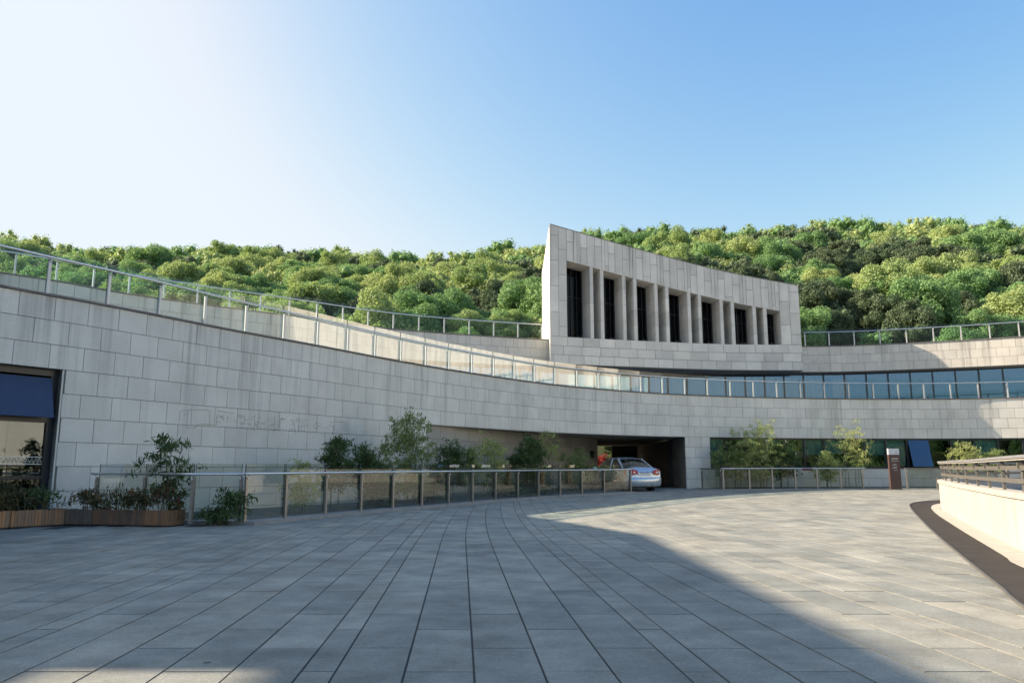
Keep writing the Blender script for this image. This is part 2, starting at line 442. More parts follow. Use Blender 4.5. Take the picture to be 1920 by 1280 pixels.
# ------------------------------------------------------------------ podium (long curved lower storey)
uw = LC.at_px(118, 3.0); uL0 = 30.0
uR0 = LC.at_px(800, 2.84); uR1 = LC.at_px(1286, 2.84)
uG0 = LC.at_px(1331, 2.0); uEnd = LC.L-2
holes = [(uw-5.2, uw, -1, 3.38), (uR0, uR1, -1, 2.84), (uG0, uG0+52, 1.22, 2.84)]
podium = empty('curved_podium_building', LC.P(uR1, 0, 0.2), label='long curved grey stone podium with a dark car passage and a glass balustrade on top', cat='building')
def rel(o, par): o.matrix_parent_inverse = par.matrix_world.inverted(); return o
podium.location = (0, 0, 0)
P_ = LC.P
pan = courses(P_, 12, uEnd, 5.0, -0.06, H, 0.76, holes, seed=3)
# passage: side wall set back from the fascia, and the wall right of the car
b0 = LC.P(uR0, -0.06); b1 = pxY(1120, 44.2, 2.84)
class Line:
    def __init__(s, a, b): s.a = Vector((a[0], a[1], 0)); s.b = Vector((b[0], b[1], 0)); s.L = (s.b-s.a).length; s.t = (s.b-s.a).normalized(); s.n = Vector((s.t.y, -s.t.x, 0))
    def P(s, u, off=0.0, z=0.0): p = s.a+s.t*u+s.n*off; return Vector((p.x, p.y, z))
BW = Line(b0, b1)
j1 = LC.P(uR1, -0.03)
RW = Line((j1.x+0.10, 57.0), (j1.x+0.03, j1.y+0.03))       # faces left towards the car
B2 = Line(b1, (pxY(1121, 56.3, 1).x, 56.3))
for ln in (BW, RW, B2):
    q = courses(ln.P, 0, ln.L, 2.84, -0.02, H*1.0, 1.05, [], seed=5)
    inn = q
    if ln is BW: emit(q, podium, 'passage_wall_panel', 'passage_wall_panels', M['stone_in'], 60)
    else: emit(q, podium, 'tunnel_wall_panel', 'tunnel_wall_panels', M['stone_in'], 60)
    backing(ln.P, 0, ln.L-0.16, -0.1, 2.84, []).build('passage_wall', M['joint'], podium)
emit(pan, podium, 'wall_panel', 'wall_panels', M['stone'], 295)
backing(P_, 12, uEnd, -0.1, 4.98, [holes[0], (uR0, uR1+0.16, -1, 2.84), holes[2]]).build('wall_core', M['joint'], podium)
strip(P_, 12, uEnd, -0.34, 0.045, 5.004, 5.05).build('coping', M['coping'], podium)
strip(P_, 12, uEnd, -14.0, -0.36, 4.6, 4.9, 1.5).build('terrace_slab', M['roof'], podium)
# soffit over the passage (underside of the first floor)
n = 24; cpts = [LC.P(uR0+(uR1-uR0)*i/n, -0.29, 0) for i in range(n+1)]
outl = cpts+[Vector((j1.x+0.3, 57, 0)), Vector((-4, 57, 0)), Vector((-9, 38, 0))]
mb = MB(); k = len(outl)
mb.v = [(p.x, p.y, 2.845) for p in outl]+[(p.x, p.y, 3.1) for p in outl]
mb.f = [tuple(range(k))[::-1], tuple(range(k, 2*k))]+[(i, (i+1) % k, k+(i+1) % k, k+i) for i in range(k)]
mb.build('soffit', M['soffit'], podium)
strip(LC.P, uR0, uR1, -0.29, -0.002, 2.825, 2.842).build('soffit_edge', M['soffit'], podium)
# end wall of the passage, leaving the gap that looks into the courtyard
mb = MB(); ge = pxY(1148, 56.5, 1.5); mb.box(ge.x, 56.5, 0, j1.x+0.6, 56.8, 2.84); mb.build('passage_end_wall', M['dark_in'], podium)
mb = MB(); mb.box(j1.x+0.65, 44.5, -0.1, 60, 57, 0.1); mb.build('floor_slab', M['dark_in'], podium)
# thickness of the opening jamb at the big shop window
JW = Line(LC.P(uw, -0.5), LC.P(uw, 0.0))
panel_mesh(lambda u, o, z: LC.P(uw+o, -0.42+u, z), 0, 0.41, -0.02, -0.02, 3.37, 3.37, th=0.04, pr=0.0).build('window_jamb', M['stone'], podium)
panel_mesh(lambda u, o, z: LC.P(uR1+0.0+o, -0.42+u, z), 0, 0.41, 0.1, 0.1, 2.83, 2.83, th=0.03, pr=0.0)

# ---- shop window on the far left
w0 = uw-5.2; wz = -0.18
win = MB()
def cbar(mb, P, ua, za, ub, zb, off, w, d):    # flat bar on the facade between two points
    if abs(ua-ub) < 1e-6:
        mb.hexa([P(ua-w/2, off-d, za), P(ua+w/2, off-d, za), P(ua+w/2, off, za), P(ua-w/2, off, za), P(ua-w/2, off-d, zb), P(ua+w/2, off-d, zb), P(ua+w/2, off, zb), P(ua-w/2, off, zb)])
    else:
        n = max(1, int((ub-ua)/0.6))
        for i in range(n):
            a = ua+(ub-ua)*i/n; b = ua+(ub-ua)*(i+1)/n
            mb.hexa([P(a, off-d, za-w/2), P(b, off-d, za-w/2), P(b, off, za-w/2), P(a, off, za-w/2), P(a, off-d, za+w/2), P(b, off-d, za+w/2), P(b, off, za+w/2), P(a, off, za+w/2)])
cbar(win, P_, uw-0.09, 0, uw-0.09, 3.24, -0.22, 0.15, 0.12)
for k in (1.75, 3.5): cbar(win, P_, uw-k, 0, uw-k, 3.24, -0.22, 0.10, 0.12)
cbar(win, P_, w0, 3.30, uw, 3.30, -0.20, 0.14, 0.14)
cbar(win, P_, w0, 2.25, uw, 2.25, -0.225, 0.13, 0.12)
cbar(win, P_, w0, 0.98, uw, 0.98, -0.225, 0.07, 0.10)
cbar(win, P_, w0, 0.10, uw, 0.10, -0.225, 0.22, 0.12)
wf = win.build('shop_window', M['frame'], podium)
g = MB()
def sheet(mb, P, ua, ub, z0, z1, off, off_t=None, th=0.012, step=0.6):
    off_t = off if off_t is None else off_t; n = max(1, int((ub-ua)/step))
    for i in range(n):
        a = ua+(ub-ua)*i/n; b = ua+(ub-ua)*(i+1)/n
        mb.hexa([P(a, off-th, z0), P(b, off-th, z0), P(b, off, z0), P(a, off, z0), P(a, off_t-th, z1), P(b, off_t-th, z1), P(b, off_t, z1), P(a, off_t, z1)])
for a, b in ((w0, uw-3.5), (uw-3.45, uw-1.8), (uw-1.7, uw-0.165)):
    q = MB(); sheet(q, P_, a, b, 0.2, 2.19, -0.27); q.build('pane', M['glass'], wf)
for a, b in ((w0, uw-3.55), (uw-3.45, uw-1.8), (uw-1.7, uw-0.165)):
    q = MB(); sheet(q, P_, a, b, 2.29, 3.18, 0.06, -0.2, 0.03); q.build('open_pane', M['skypane'], wf)
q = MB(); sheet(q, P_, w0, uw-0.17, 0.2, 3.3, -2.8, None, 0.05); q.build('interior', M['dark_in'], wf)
q = MB(); z0 = 1.27
for dz in (0.0, 0.155):
    cbar(q, P_, w0, z0+dz, uw-0.17, z0+dz, -0.263, 0.014, 0.003)
u = w0
while u < uw-0.25:                      # fretwork band printed on the glass
    a = P_(u, -0.262, z0+0.02); b = P_(u+0.05, -0.262, z0+0.13); c = P_(u+0.10, -0.262, z0+0.02)
    q.bar(a, b, 0.012, 0.003); q.bar(b, c, 0.012, 0.003); q.bar(P_(u+0.02, -0.262, z0+0.075), P_(u+0.08, -0.262, z0+0.04), 0.012, 0.003); u += 0.085
q.build('fretwork_band', M['white'], wf)

# ---- ribbon windows
M['ribbon_glass'] = glass_mat('ribbon_window_glass', (0.42, 0.62, 0.74), 1.55, 1.6, 0.0, 0.12, (0.50, 0.76, 1.0))
def ribbon(parent, P, u0, n, w, z0, z1, off, fw, seed, cover, curtain_m, low_transom=False, tilt=(), glassm='glass', first=None):
    r = random.Random(seed); u = u0
    for i in range(n):
        ww = w if first is None or i > 0 else first
        fr = MB()
        cbar(fr, P, u+fw/2, z0+fw, u+fw/2, z1-fw, off, fw, 0.09)
        cbar(fr, P, u, z0+fw/2, u+ww, z0+fw/2, off, fw, 0.09); cbar(fr, P, u, z1-fw/2, u+ww, z1-fw/2, off, fw, 0.09)
        if low_transom and r.random() < 0.35: cbar(fr, P, u+fw, z0+0.42, u+ww, z0+0.42, off, 0.05, 0.07)
        f = fr.build('window', M['frame'], parent)
        q = MB()
        if i in tilt:
            sheet(q, P, u+fw, u+ww, z0+fw, z1-fw, off+0.42, off+0.02, 0.03); q.build('open_pane', M['glass_pane'], f)
        else:
            sheet(q, P, u+fw, u+ww, z0+fw, z1-fw, off-0.05); q.build('pane', M[glassm], f)
        c = cover(i, r)
        if c > 0:
            q = MB(); nn = 14; zt = z1-fw; zb = z1-(z1-z0)*c
            for k in range(nn):
                a = u+ww*k/nn; b = u+ww*(k+1)/nn; d0 = 0.03*(k % 2) if curtain_m == 'curtain' else 0; d1 = 0.03*((k+1) % 2) if curtain_m == 'curtain' else 0
                q.add([P(a, off-0.22-d0, zb), P(b, off-0.22-d1, zb), P(b, off-0.22-d1, zt), P(a, off-0.22-d0, zt)], [(0, 1, 2, 3)])
            q.build('curtain' if curtain_m == 'curtain' else 'blind', M[curtain_m], f)
        u += ww
    return u
cv = {0: 1.0, 3: 0.22, 5: 0.55, 6: 0.5, 8: 0.55, 9: 0.9, 13: 0.55, 12: 0.2}
ue = ribbon(podium, P_, uG0, 44, 1.18, 1.22, 2.84, -0.10, 0.09, 11, lambda i, r: cv.get(i, 0.0 if i < 18 else (0.5 if r.random() < 0.4 else 0)), 'blind', False, (10, 15, 20), first=1.0)
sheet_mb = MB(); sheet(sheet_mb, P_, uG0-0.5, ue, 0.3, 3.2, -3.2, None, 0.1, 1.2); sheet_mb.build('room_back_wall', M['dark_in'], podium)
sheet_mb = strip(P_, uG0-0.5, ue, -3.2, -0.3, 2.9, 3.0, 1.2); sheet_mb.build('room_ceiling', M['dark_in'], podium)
strip(P_, uG0-0.1, ue, -0.3, 0.012, 1.19, 1.225, 1.0).build('window_sill', M['coping'], podium)
# rear closing wall of the podium
mb = backing(P_, 12, uR0-1, 0, 4.6, [], -13.8, 0.2, 1.5)
mb.build('rear_wall', M['roof'], podium)
# small plaque by the passage
q = MB(); q.hexa([BW.P(BW.L-1.15+a, 0.02+b, z) for z in (1.78, 2.18) for a, b in ((0, 0), (0.52, 0), (0.52, 0.03), (0, 0.03))])
q.build('notice_plate', M['black'], podium)
q = MB(); q.hexa([BW.P(BW.L-1.55+a, 0.02+b, z) for z in (1.82, 2.14) for a, b in ((0, 0), (0.3, 0), (0.3, 0.02), (0, 0.02))])
q.build('notice_plate', M['stone_in'], podium)
# faint ghost of removed lettering
gm = MB(); rg = random.Random(4)
def wp(px, py):                        # point on the podium face seen at px,py
    lo_, hi_ = 0, 0
    u = LC.at_px(px, 2.3); p = LC.P(u, 0.0045, 0); d = (p.y*cp)
    b = (640-py)/F; # solve z
    t = p.y/(cp-b*sp_); z = EYE+t*(sp_+b*cp); return Vector((p.x, p.y, z)), LC.N(u)
def stroke(pts, w=0.012):
    w *= 1.3
    for a, b in zip(pts[:-1], pts[1:]):
        A, n1 = wp(*a); B, n2 = wp(*b)
        t = (B-A); 
        if t.length < 1e-4: continue
        t.normalize(); s = n1.cross(t)*w/2
        gm.add([A+n1*0.003-s, B+n1*0.003-s, B+n1*0.003+s, A+n1*0.003+s], [(0, 1, 2, 3)])
for pl in ([(338, 790), (339, 771), (350, 768)], [(349, 803), (349, 768), (386, 768), (393, 770), (393, 800)], [(349, 801), (366, 802), (374, 795), (405, 796)], [(405, 770), (430, 774), (437, 775)],
           [(408, 779), (408, 796)], [(428, 778), (428, 790), (424, 791)], [(447, 778), (460, 779), (460, 794), (448, 793)], [(340, 778), (350, 774)]): stroke(pl, 0.010)
for i in range(150):
    x = 405+245*rg.random(); y = 776+(x-405)*0.055+rg.random()*16; a = rg.random()*PI; l = 1.5+rg.random()*4
    stroke([(x, y), (x+math.cos(a)*l, y+math.sin(a)*l)], 0.008)
for i in range(70):
    x = 422+i*2.2; y = 803+(x-440)*0.05; stroke([(x, y), (x+rg.uniform(-1, 1), y-3-rg.random()*3)], 0.007)
for pl in ([(476, 776), (476, 808)], [(550, 786), (553, 815)], [(625, 790), (648, 792), (648, 818)], [(515, 780), (516, 812)]): stroke(pl, 0.009)
gm.build('faded_lettering_trace', M['mark'], podium)

# ------------------------------------------------------------------ upper storey, set back
upper = empty('upper_storey_building', label='set-back upper storey with blue ribbon windows under a pale stone band behind the terrace', cat='building')
UP = UC.P; uu0, uu1 = 2.0, UC.L-2
pan = courses(UP, uu0, uu1, 8.8, 7.2, 0.5334, 0.68, [], seed=9)
emit(pan, upper, 'band_panel', 'band_panels', M['stone_up'], 280)
backing(UP, uu0, uu1, 7.19, 8.78, []).build('band_core', M['joint'], upper)
strip(UP, uu0, uu1, -0.34, 0.04, 8.804, 8.85).build('coping', M['coping'], upper)
strip(UP, uu0, uu1, -12.0, -0.36, 8.2, 8.5, 1.5).build('roof_slab', M['roof'], upper)
strip(UP, uu0, uu1, -0.9, -0.28, 7.14, 7.19, 1.0).build('band_soffit', M['coping'], upper)
ribbon(upper, UP, uu0, int((uu1-uu0)/1.22), 1.22, 4.92, 7.14, -0.55, 0.085, 21, lambda i, r: 1.0 if r.random() < 0.72 else 0.0, 'curtain', True, glassm='ribbon_glass')
q = MB(); sheet(q, UP, uu0, uu1, 4.9, 7.2, -3.4, None, 0.1, 1.2); q.build('room_back_wall', M['dark_in'], upper)
strip(UP, uu0, uu1, -3.4, -0.9, 7.2, 7.28, 1.2).build('room_ceiling', M['dark_in'], upper)

# ------------------------------------------------------------------ pavilion block
ft = [(1026, 420), (1497, 535)]
bpts = [atz(1033, 681, 7.2), atz(1184, 687.3, 7.2), atz(1356, 693.0, 7.2), atz(1506, 694, 7.2)]
BC = Curve([(p.x, p.y) for p in bpts], 12)
def BP(u, off=0.0, z=0.0):            # facade depth follows the normal, the block behind runs straight back
    if off > -2: return BC.P(u, off, z)
    p = BC.P(u, 0, z); return Vector((p.x, p.y-off, z))
pav = empty('wedge_pavilion', label='tall wedge-shaped stone pavilion with paired fins and dark slot windows above the terrace', cat='building')
def ztopu(u):
    a = aty(1026, 420, BP(0).y).z; b = aty(1497, 535, BP(BC.L).y).z
    t = u/BC.L; return a+(b-a)*t
ZS = 8.8
o0 = BC.at_px(1064, 8.8); o1 = BC.at_px(1466, 8.8)
def zopen(u):
    a = aty(1062, 488, BP(o0).y).z; b = aty(1464, 583, BP(o1).y).z
    return a+(b-a)*(u-o0)/(o1-o0)
pn = []
def slabp(u0, u1, f0, f1, g=0.02):   # panel between two height functions
    r = random.uniform(-0.002, 0.002); a, b = u0+g/2, u1-g/2
    pn.append(panel_mesh(BP, a, b, f0(a)+g/2, f0(b)+g/2, f1(a)-g/2, f1(b)-g/2, pr=r))
rb = random.Random(2)
for k, w in ((0, 1.02), (1, 1.18), (2, 0.96)):       # three long courses under the openings
    zt = 8.8-0.5334*k; zb = zt-0.5334; u = -0.4*k
    while u < BC.L:
        a, b = max(0, u), min(u+w, BC.L)
        if b-a > 0.1: slabp(a, b, lambda t: zb, lambda t: zt)
        u += w
def column(u0, u1, zf0, zf1, ph, h):
    a = zf1((u0+u1)/2)
    base = zf0((u0+u1)/2); cuts = []; z = a-ph
    while z > base+0.25: cuts.append(z); z -= h
    fs = [zf1]+[(lambda t, c=c: c) for c in cuts]+[zf0]
    for q0, q1 in zip(fs[1:], fs[:-1]): slabp(u0, u1, q0, q1)
oh = o0/2
column(0, oh, lambda t: ZS, ztopu, 0.6, 1.55); column(oh, o0, lambda t: ZS, ztopu, 1.35, 1.55)
rw = (BC.L-o1)/2
column(o1, o1+rw, lambda t: ZS, ztopu, 1.2, 1.5); column(o1+rw, BC.L, lambda t: ZS, ztopu, 0.5, 1.35)
u = o0; i = 0; ph = [0.75, 1.75, 0.9, 1.85, 0.55, 1.6]
while u < o1-0.02:
    w = (0.46, 0.42, 0.44, 0.5)[i % 4]
    v = min(u+w, o1)
    if o1-v < 0.2: v = o1
    if i % 4 == 1: column(u, (u+v)/2, zopen, ztopu, ph[i % 6]+1.2, 9); column((u+v)/2, v, zopen, ztopu, ph[i % 6], 9)
    else: column(u, v, zopen, ztopu, ph[i % 6], 9 if i % 3 else 1.5)
    u = v; i += 1
emit(pn, pav, 'facade_panel', 'facade_panels', M['stone_block'], 295)
# solid core pieces behind the cladding
def core(u0, u1, f0, f1, o_a, o_b, step=0.8):
    mb = MB(); n = max(1, int((u1-u0)/step))
    for i in range(n):
        a = u0+(u1-u0)*i/n; b = u0+(u1-u0)*(i+1)/n
        mb.hexa([BP(a, o_a, f0(a)), BP(b, o_a, f0(b)), BP(b, o_b, f0(b)), BP(a, o_b, f0(a)), BP(a, o_a, f1(a)), BP(b, o_a, f1(b)), BP(b, o_b, f1(b)), BP(a, o_b, f1(a))])
    return mb
DEP = 1.3; BD = -11.5
mbc = MB()
for args in ((0.03, BC.L-0.03, lambda t: 7.22, lambda t: 8.78, -0.031, BD), (0.03, o0-0.03, lambda t: 8.78, lambda t: ztopu(t)-0.02, -0.031, BD), (o1+0.03, BC.L-0.03, lambda t: 8.78, lambda t: ztopu(t)-0.02, -0.031, BD),
             (o0-0.03, o1+0.03, lambda t: zopen(t)+0.03, lambda t: ztopu(t)-0.02, -0.031, BD)):
    m1 = core(*args); mbc.add(m1.v, m1.f)
mbc.build('core', M['joint_dark'], pav)
# lining of the recess
q = core(o0, o1, lambda t: zopen(t)-0.0, lambda t: zopen(t)+0.028, 0.0, -DEP); q.build('recess_soffit', M['stone_block'], pav)
q = core(o0, o1, lambda t: 8.782, lambda t: 8.80, -0.035, -DEP); q.build('recess_sill', M['stone_block'], pav)
for a, s_ in ((o0-0.028, 0), (o1, 1)):
    q = core(a, a+0.028, lambda t: 8.8, lambda t: zopen(t), -0.035, -DEP); q.build('recess_jamb', M['stone_block'], pav)
# side face, sun side
sideL = Line(BP(0, BD), BP(0, 0.0)); 
class SL:
    def __init__(s, a, b): s.a = a; s.b = b; s.L = (b-a).length; s.t = (b-a).normalized(); s.n = Vector((s.t.y, -s.t.x, 0))
    def P(s, u, off, z): p = s.a+s.t*u+s.n*off; return Vector((p.x, p.y, z))
SS = SL(BP(0, BD), BP(0, 0)); sn = []
for k in range(12):
    a = SS.L*k/12; b = SS.L*(k+1)/12; z = 7.2; kk = 0; z -= 0.7*(k % 2)
    while z < ztopu(0):
        z2 = min(z+1.5, ztopu(0)); zz = max(z, 7.2)
        if z2-zz > 0.2: sn.append(panel_mesh(SS.P, a+0.007, b-0.007, zz+0.007, zz+0.007, z2-0.007, z2-0.007, th=0.03, pr=0.03))
        z += 1.5
tmp = MB()
for q in sn: tmp.add(q.v, q.f)
tag(tmp.build('side_panels', M['stone_block'], pav), kind='stuff')
SR = SL(BP(BC.L, 0), BP(BC.L, BD))
panel_mesh(SR.P, 0, SR.L, 7.2, 7.2, ztopu(BC.L), ztopu(BC.L), th=0.02, pr=0.0).build('end_face', M['stone_block'], pav)
q = core(0, BC.L, lambda t: ztopu(t)-0.018, lambda t: ztopu(t)+0.02, 0.02, BD); q.build('roof_cap', M['coping'], pav)
q = core(0, BC.L, lambda t: 7.17, lambda t: 7.20, 0.0, BD+7); q.build('soffit', M['coping'], pav)
# glass wall and fins
fin_px = [455, 522, 664, 734, 869, 939, 1080, 1148, 1287, 1358, 1497, 1565]
fus = [BC.at_px(980+x/3.4286, 11.5) for x in fin_px]
FW = 0.21
for i, fu in enumerate(fus):
    zt = zopen(fu)-0.003; fn = MB()
    a, b = fu-FW, fu
    m1 = core(a+0.012, b-0.012, lambda t: 8.8, lambda t: zopen(t), -0.03, -DEP+0.02, 9); fn = m1.build('fin', M['joint'], pav)
    zc = [8.8]+[8.8+(zt-8.8)*f+0.1*((i*7) % 3-1) for f in (0.27, 0.52, 0.77)]+[None]
    for z0, z1 in zip(zc[:-1], zc[1:]):
        f1 = (lambda t: zopen(t)-0.004) if z1 is None else (lambda t, z1=z1: z1-0.008)
        core(a, b, lambda t, z0=z0: z0+0.003, f1, -0.012, -DEP+0.04, 9).build('fin_stone', M['stone_block'], fn)
edges = [o0]+fus+[o1]
bays = [(o0, fus[0]-FW)]+[(fus[k], fus[k+1]-FW) for k in range(1, 11, 2)]+[(fus[11], o1)]
for a, b in bays:
    m1 = MB()
    def vb(u, w): m1.hexa([BP(u, -DEP+0.06, 8.8), BP(u+w, -DEP+0.06, 8.8), BP(u+w, -DEP-0.02, 8.8), BP(u, -DEP-0.02, 8.8), BP(u, -DEP+0.06, zopen(u)), BP(u+w, -DEP+0.06, zopen(u)), BP(u+w, -DEP-0.02, zopen(u)), BP(u, -DEP-0.02, zopen(u))])
    vb(a, 0.06); vb(b-0.06, 0.06); vb((a+b)/2-0.02, 0.04); vb(a+(b-a)*0.75, 0.03)
    q = core(a, b, lambda t: 9.0+0.58*(zopen(t)-9.0), lambda t: 9.04+0.58*(zopen(t)-9.0), -DEP+0.05, -DEP-0.01, 9); m1.add(q.v, q.f)
    fr = m1.build('slot_window', M['frame'], pav)
    core(a, b, lambda t: 8.8, lambda t: zopen(t), -DEP-0.03, -DEP-0.045, 9).build('pane', M['glass_dark'], fr)
core(o0, o1, lambda t: 8.78, lambda t: zopen(t), -DEP-1.4, -DEP-1.5).build('room_back_wall', M['dark_in'], pav)
for k in range(0, 12, 2):
    core(fus[k], fus[k+1]-FW, lambda t: 8.8, lambda t: zopen(t), -DEP+0.02, -DEP-0.02, 9).build('recess_back_panel', M['stone_block'], pav)
for i, (a, b) in enumerate(bays):      # little floodlights on the ledge
    c = BP(b-0.55 if i < 6 else a+0.2, -0.35, 8.8); q = MB()
    for d in (-0.11, 0.11): q.box(c.x+d-0.06, c.y-0.06, c.z+0.05, c.x+d+0.06, c.y+0.06, c.z+0.17); q.box(c.x+d-0.015, c.y-0.015, c.z, c.x+d+0.015, c.y+0.015, c.z+0.06)
    tag(q.build('floodlight', M['black']), 'small black twin floodlight at slot window %s from the left of the pavilion' % ('one', 'two', 'three', 'four', 'five', 'six', 'seven')[i], 'floodlight', 'floodlights on the pavilion ledge')

# ------------------------------------------------------------------ west wing beyond the left edge (its shadow lies on the plaza)
wing = empty('west_wing', label='tall stone wing of the building standing beyond the left edge of the picture', cat='building')
q = MB(); za, zb = (2.4+16)*0.588, (0+16)*0.588
q.hexa([(-30, 6.95, 0), (-16, 6.95, 0), (-16, 16.3, 0), (-30, 16.3, 0), (-30, 6.95, za), (-16, 6.95, za), (-16, 16.3, za), (-30, 16.3, za)])
q.hexa([(-30, 16.3, 0), (-16, 16.3, 0), (-16, 22.8, 0), (-30, 22.8, 0), (-30, 16.3, za), (-16, 16.3, za), (-16, 22.8, zb), (-30, 22.8, zb)])
q.box(-30, -40, 0, -16, 6.93, (16-2.7)*0.588)
q.box(-16.6, -40, (16-0.85)*0.588, -16, 6.93, za)
q.build('wall', M['stone_block'], wing)
q = MB()
for k in range(5):
    y = 7.6+k*1.6; q.box(-16.01, y, 5.6, -15.97, y+1.0, 9.4)
q.build('window', M['frame'], wing)

east = empty('east_wing', label='tall sunlit stone wing of the building beyond the right edge of the picture', cat='building')
q = MB(); q.hexa([(47, 2, 0), (60, 2, 0), (66, 52, 0), (52.5, 52, 0), (47, 2, 15), (60, 2, 15), (66, 52, 21), (52.5, 52, 21)])
q.build('wall', M['stone_block'], east)
q = MB()
q.box(48, 0.5, 0, 60, 1.9, 9); q.build('stair_tower', M['stone_up'], east)

# ------------------------------------------------------------------ balustrades
def balustrade(name, label, pts, zf, rail_h, glass_top, postm, railm, glassm, postw=(0.06, 0.05), glass_off=-0.05, rail_off=0.06, rail_r=0.03, gbot=0.06, group='glass balustrades'):
    """pts: list of (point, normal) for the posts"""
    root = empty(name, label=label, cat='balustrade', group=group)
    for p, n in pts:
        z = zf(p); t = Vector((-n.y, n.x, 0)); q = MB()
        q.hexa([p+t*a*postw[0]/2+n*b*postw[1]/2+Vector((0, 0, zz)) for zz in (z, z+rail_h-0.07) for a, b in ((-1, -1), (1, -1), (1, 1), (-1, 1))])
        q.hexa([p+t*a*postw[0]*0.95+n*b*postw[1]*0.9+Vector((0, 0, zz)) for zz in (z, z+0.012) for a, b in ((-1, -1), (1, -1), (1, 1), (-1, 1))])
        po = q.build('post', M[postm], root)
        q = MB(); top = Vector((p.x, p.y, z+rail_h-0.10)); rr = p+n*rail_off
        q.tube([top, Vector((rr.x, rr.y, z+rail_h-0.10)), Vector((rr.x, rr.y, z+rail_h-0.02))], 0.014, 6)
        q.build('bracket', M['steel'], po)
    hp = []
    for i in range(len(pts)-1):
        for k in range(4):
            f = k/4; p = pts[i][0].lerp(pts[i+1][0], f); n = pts[i][1].lerp(pts[i+1][1], f).normalized(); hp.append(Vector((p.x, p.y, 0))+n*rail_off+Vector((0, 0, zf(p)+rail_h)))
    p, n = pts[-1]; hp.append(Vector((p.x, p.y, zf(p)+rail_h))+n*rail_off)
    d0 = (hp[0]-hp[1]).normalized(); hp.insert(0, hp[0]+d0*0.12); d1 = (hp[-1]-hp[-2]).normalized(); hp.append(hp[-1]+d1*0.12)
    q = MB(); q.tube(hp, rail_r, 10); q.build('handrail', M[railm], root, True)
    for (p, n), (p2, n2) in zip(pts[:-1], pts[1:]):
        t = (p2-p).normalized(); a = p+t*0.02+n*glass_off; b = p2-t*0.02+n2*glass_off; za, zb = zf(p), zf(p2); th = 0.006
        q = MB()
        q.hexa([Vector((a.x, a.y, za+gbot))-n*th, Vector((b.x, b.y, zb+gbot))-n2*th, Vector((b.x, b.y, zb+gbot))+n2*th, Vector((a.x, a.y, za+gbot))+n*th,
                Vector((a.x, a.y, za+glass_top))-n*th, Vector((b.x, b.y, zb+glass_top))-n2*th, Vector((b.x, b.y, zb+glass_top))+n2*th, Vector((a.x, a.y, za+glass_top))+n*th])
        gl = q.build('glass_panel', M[glassm], root)
        q = MB()
        for e, zz, nn in ((a, za, n), (b, zb, n2)):
            q.bar(Vector((e.x, e.y, zz+gbot)), Vector((e.x, e.y, zz+glass_top)), 0.008, 0.016, side=t)
        q.build('glass_edge', M['edge'], gl)
    return root
def curve_posts(cu, u0, u1, step, off):
    n = max(1, round((u1-u0)/step)); r = []
    for i in range(n+1):
        u = u0+(u1-u0)*i/n; r.append((cu.P(u, off, 0), cu.N(u)))
    return r
ust = LC.at_px(97, 5.05)
balustrade('terrace_balustrade', 'glass balustrade with pale posts along the top edge of the long curved podium wall',
           curve_posts(LC, ust-4*1.42, ust+1.42*66, 1.42, -0.14), lambda p: 5.05, 0.86, 1.08, 'post_light', 'steel', 'rail_glass', (0.066, 0.045), -0.06, 0.07, 0.028)
uv0 = UC.at_px(27, 8.9); uvb = UC.at_px(1016, 8.9)
balustrade('upper_balustrade', 'glass balustrade with pale posts on the stone band left of the wedge pavilion',
           curve_posts(UC, uv0-1.5*2, uvb, 1.5, -0.14), lambda p: 8.85, 0.88, 1.10, 'post_light', 'steel', 'rail_glass', (0.066, 0.045), -0.06, 0.07, 0.028)
uva = UC.at_px(1512, 8.9)
balustrade('upper_balustrade', 'glass balustrade with pale posts on the stone band right of the wedge pavilion',
           curve_posts(UC, uva, UC.at_px(1900, 8.9)+30, 1.5, -0.14), lambda p: 8.85, 0.88, 1.10, 'post_light', 'steel', 'rail_glass', (0.066, 0.045), -0.06, 0.07, 0.028)

# plaza balustrade in front of the planting bed
KH = 0.07
apx = [(458, 977), (536, 970), (611, 963), (677, 957), (737, 952), (791, 948), (841, 944), (886, 940), (929, 936.5), (971, 933.5), (1010, 930.5), (1050, 928), (1091, 925.7), (1133, 923.6), (1183, 921)]
ap = [gp(x, y, KH) for x, y in apx]; AC = Curve([(p.x, p.y) for p in ap], 8)
us = [AC.at_px(x, 0.5) for x, _ in apx]
posts = [(AC.P(u, 0, 0), AC.N(u)) for u in us]
kz = lambda p: gz(p.y)+KH
balustrade('plaza_balustrade', 'long curved glass balustrade with brownish steel posts between the plaza and the bamboo bed', posts, kz, 0.99, 1.20, 'post_brown', 'steel', 'rail_glass_low', (0.068, 0.05), -0.05, 0.06, 0.027, group='plaza balustrades')
c0 = posts[0][0]; lp = [pxY(176, 17.3, 0.1), pxY(266, 16.75, 0.1), pxY(357, 16.1, 0.1), Vector((c0.x-0.12, c0.y+0.03, 0))]
lp = [Vector((p.x, p.y, 0)) for p in lp]
ln = Vector((lp[3].y-lp[0].y, -(lp[3].x-lp[0].x), 0)).normalized(); 
balustrade('plaza_balustrade', 'short straight glass balustrade behind the wooden planters, left of the corner post', [(p, ln) for p in lp], kz, 0.985, 1.20, 'post_brown', 'steel', 'rail_glass_low', (0.068, 0.05), -0.05, 0.06, 0.027, group='plaza balustrades')
